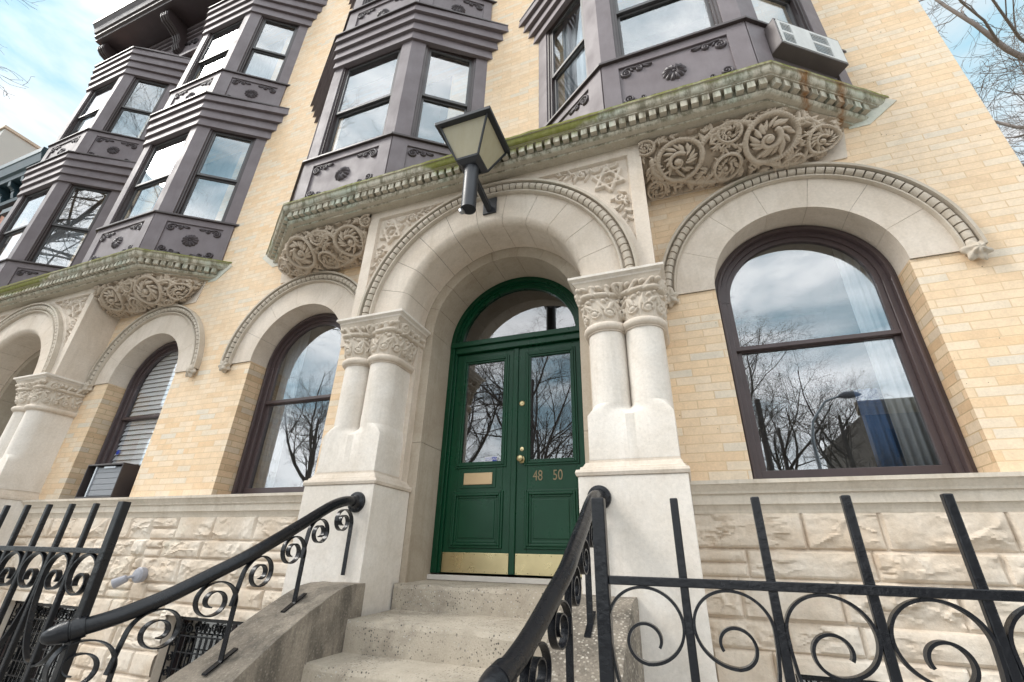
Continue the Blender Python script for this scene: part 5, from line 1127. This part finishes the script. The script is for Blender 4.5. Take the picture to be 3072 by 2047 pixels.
curtain('curtain', 'white curtain in the left window of the bay at the upper right', 'curtain', XB+BC-1.2, XB+BC-0.72, -0.10, 6.0, 8.3, 30, 0.02)

# ------------------------------------------------------------------ neighbours
rh = thing('brick_rowhouse', 'red brick rowhouse with a dark teal bracketed cornice at the far left', 'house', (-13.62, 0, 0))
mb = MB(); mb.box(-8.0, 0.0, 0.05, 11, 0, 9.9); mb.build('brick_wall', 'red_brick', rh)
cn = node('roof_cornice', rh); mb = MB()
mb.prism_x([(0.05, 9.75), (-0.30, 9.75), (-0.32, 9.86), (-0.38, 9.9), (-0.44, 10.10), (-0.46, 10.12), (-0.46, 10.28), (0.05, 10.4)], -8.0, 0.0); mb.build('crown_moulding', 'teal_pale', cn, None, 0.006) if 'teal_pale' in M else mb.build('crown_moulding', 'teal', cn, None, 0.006)
mb = MB(); mb.box(-8, 0, -0.02, 0.05, 9.33, 9.75); mb.prism_x([(0.05, 9.27), (-0.07, 9.27), (-0.10, 9.34), (0.05, 9.36)], -8, 0); mb.build('frieze', 'teal', cn)
for i in range(14):
    mb = MB(); x = -0.25-i*0.55
    mb.prism_x([(-0.02, 9.36), (-0.10, 9.36), (-0.14, 9.46), (-0.15, 9.56), (-0.26, 9.62), (-0.29, 9.75), (-0.02, 9.75)], x-0.06, x+0.06); mb.box(x-0.075, x+0.075, -0.17, -0.02, 9.55, 9.58); mb.build('bracket', 'teal', cn, None, 0.006)
for i in range(5):
    for zf in (1.6, 4.6, 7.3):
        w = node('window', rh, (-1.0-i*1.5, 0.05, zf)); mb = MB()
        mb.box(-0.5, -0.43, -0.03, 0.1, 0, 1.65); mb.box(0.43, 0.5, -0.03, 0.1, 0, 1.65); mb.box(-0.43, 0.43, -0.03, 0.1, 0.0, 0.08); mb.box(-0.43, 0.43, -0.03, 0.1, 1.57, 1.65); mb.box(-0.43, 0.43, -0.02, 0.1, 0.8, 0.86)
        mb.box(-0.62, 0.62, -0.10, 0.0, 1.65, 1.80); mb.box(-0.58, 0.58, -0.08, 0.0, -0.10, 0.0); mb.build('window_frame', 'teal', w)
        MB().box(-0.43, 0.43, -0.005, -0.002, 0.08, 1.57).build('pane', 'glass', w)
gb = thing('grey_building', 'taller grey stucco building behind the red brick house at the far left', 'building', (-24, 0, 0))
mb = MB(); mb.box(-14, 0, 0.9, 14, 0, 16.7); mb.build('wall', 'stucco', gb)
mb = MB(); mb.box(-14.05, 0.06, 0.84, 14.05, 16.7, 16.82); mb.build('coping', 'stone_carved', gb)
# across the street (seen only as reflections)
M['brown_render'] = stone('dark_brownstone', (0.17, 0.15, 0.135), (0.12, 0.105, 0.095))
fb = thing('corner_building', 'brown corner building across the street, seen only in the window reflections', 'building', (11.5, -31, 0))
mb = MB(); mb.box(0, 16, -12, 0, 0, 11.0); mb.build('wall', 'brown_render', fb)
mb = MB(); mb.prism_x([(0, 10.8), (0.5, 11.2), (0.7, 11.6), (0, 11.7)], -0.4, 16); mb.build('cornice', 'stone_carved', fb)
for i in range(6):
    for zf in (1.5, 4.8, 8.0): MB().box(1+i*2.4, 2.1+i*2.4, -0.02, 0.03, zf, zf+1.8).build('window', 'room', fb)

# ------------------------------------------------------------------ ground
o = MB().add([(-300, -300, -0.15), (300, -300, -0.15), (300, 300, -0.15), (-300, 300, -0.15)], [(0, 1, 2, 3)]).build('ground', 'lawn', None, fix=False); struct(o)
o = MB().box(-60, 60, -5.6, 0.0, -0.14, 0.0).build('pavement', 'sidewalk', None); struct(o)
o = MB().box(-60, 60, -6.0, -5.6, -0.14, -0.01).build('kerb', 'stone_carved', None); struct(o)
o = MB().add([(-60, -16, -0.12), (60, -16, -0.12), (60, -6.0, -0.12), (-60, -6.0, -0.12)], [(0, 1, 2, 3)]).build('road', 'asphalt', None, fix=False); struct(o)
o = MB().box(-60, 60, -19.5, -16.0, -0.14, 0.0).build('far_pavement', 'sidewalk', None); struct(o)

# ------------------------------------------------------------------ bare winter trees
def tree_mesh(seed, H, r0, levels=5, spread=0.62, kids_=(7, 6, 5, 5, 4), up=0.25, twig=0.0042):
    rg = random.Random(seed); T = MB(); B = MB()
    def grow(p, d, ln, r, lv):
        n = 7 if lv < 2 else (5 if lv < 4 else 4); pts = [p]; rad = [r]; dirs = [d]; q = p; dd = d
        for i in range(n):
            dd = (dd+Vector((rg.uniform(-1, 1), rg.uniform(-1, 1), rg.uniform(-1, 1)))*(0.10+0.07*lv)+Vector((0, 0, up*0.12))).normalized()
            q = q+dd*ln/n; pts.append(q); dirs.append(dd); rad.append(max(twig*0.7, r*(1-0.72*(i+1)/n)))
        (T if lv == 0 else B).tube(pts, rad, (9, 7, 5, 4, 3, 3)[lv], cap=False)
        if lv >= levels: return
        k = kids_[lv]
        for j in range(k):
            f = (0.35 if lv == 0 else 0.18)+(0.82 if lv else 0.62)*(j+rg.random()*0.6)/k; f = min(f, 0.98); i = min(int(f*n), n-1); base = pts[i].lerp(pts[i+1], f*n-i)
            ax = dirs[i+1].orthogonal(); ax.rotate(Matrix.Rotation(rg.uniform(0, 2*PI), 3, dirs[i+1])); sp = spread*rg.uniform(0.75, 1.35)
            nd = (dirs[i+1]*math.cos(sp)+ax.normalized()*math.sin(sp)).normalized()
            grow(base, nd, ln*rg.uniform(0.48, 0.72)*(1.0-0.25*f), max(twig, rad[i]*rg.uniform(0.45, 0.62)), lv+1)
    grow(Vector((0, 0, 0)), Vector((rg.uniform(-.06, .06), rg.uniform(-.06, .06), 1)).normalized(), H*0.62, r0, 0)
    def me_(mb, nm):
        me = bpy.data.meshes.new(nm); me.from_pydata(mb.v, [], mb.f); me.materials.append(M['bark']); me.polygons.foreach_set('use_smooth', [True]*len(me.polygons)); return me
    return me_(T, 'trunk'), me_(B, 'crown')
TR = [tree_mesh(s_, 17, 0.30) for s_ in (1, 4)]+[tree_mesh(9, 13, 0.2, 5, 0.7)]
def tree(i, x, y, rz, s, label, grp=None):
    t = thing('bare_tree', label, 'tree', (x, y, -0.05), grp); t.rotation_euler = (0, 0, rz); t.scale = (s, s, s)
    for nm, me in zip(('trunk', 'crown'), TR[i]): o = bpy.data.objects.new(nm, me); col.objects.link(o); o.parent = t
    return t
tree(0, 12.5, 9.0, 0.4, 1.15, 'bare leafless tree rising behind the right edge of the yellow brick wall')
tree(1, -13.5, -5.2, 1.0, 1.05, 'bare street tree whose twigs hang into the sky at the top left')
tree(0, 7.4, 4.2, 3.9, 0.92, 'bare tree with thick limbs close to the side of the yellow brick wall')
tree(1, 9.5, 14.0, 3.3, 1.2, 'tall bare tree farthest back behind the right edge of the yellow brick wall')
across = 'bare trees across the street'
for i, x, y, rz, s in ((0, -2, -22, 0.3, 1.1), (1, 5.5, -31, 1.9, 1.0), (0, 8.5, -27, 3.0, 0.95), (1, -8, -21, 4.0, 1.1), (0, -14, -23, 5.0, 1.1), (1, -20, -21, 0.7, 1.05), (0, -27, -23, 1.4, 1.1), (1, 16, -25, 2.5, 1.0), (0, -1.5, -32, 4.4, 1.2), (1, -12, -34, 0.2, 1.2), (0, -36, -22, 2.9, 1.1)):
    tree(i, x, y, rz, s, 'bare park tree across the street, seen only in the window reflections', across)
tree(1, 2.4, -13.0, 5.2, 0.8, 'bare tree nearest the street opposite the door, mirrored in the door glass')
# street light and utility pole across the street
sl = thing('street_light', 'grey street light across the street, mirrored in the arched window on the right', 'street light', (4.3, -14.2, 0)); MB().tube([(0, 0, 0), (0, 0, 5.6), (0.15, 0, 6.3), (0.7, 0, 7.0), (1.2, 0, 7.15)], [0.08, 0.06, 0.05, 0.04, 0.035], 10).build('pole', 'alu', sl, 40)
MB().tube([(1.15, 0, 7.15), (1.35, 0, 7.17), (1.6, 0, 7.18), (1.85, 0, 7.17)], [0.05, 0.13, 0.13, 0.03], 12).build('lamp_head', 'grey_plastic', sl, 40)
up_ = thing('utility_pole', 'dark wooden utility pole across the street, mirrored in the arched window on the right', 'pole', (2.9, -15.3, 0)); MB().tube([(0, 0, 0), (0.1, 0, 7.6)], [0.14, 0.10], 12).build('shaft', 'bark', up_, 40)
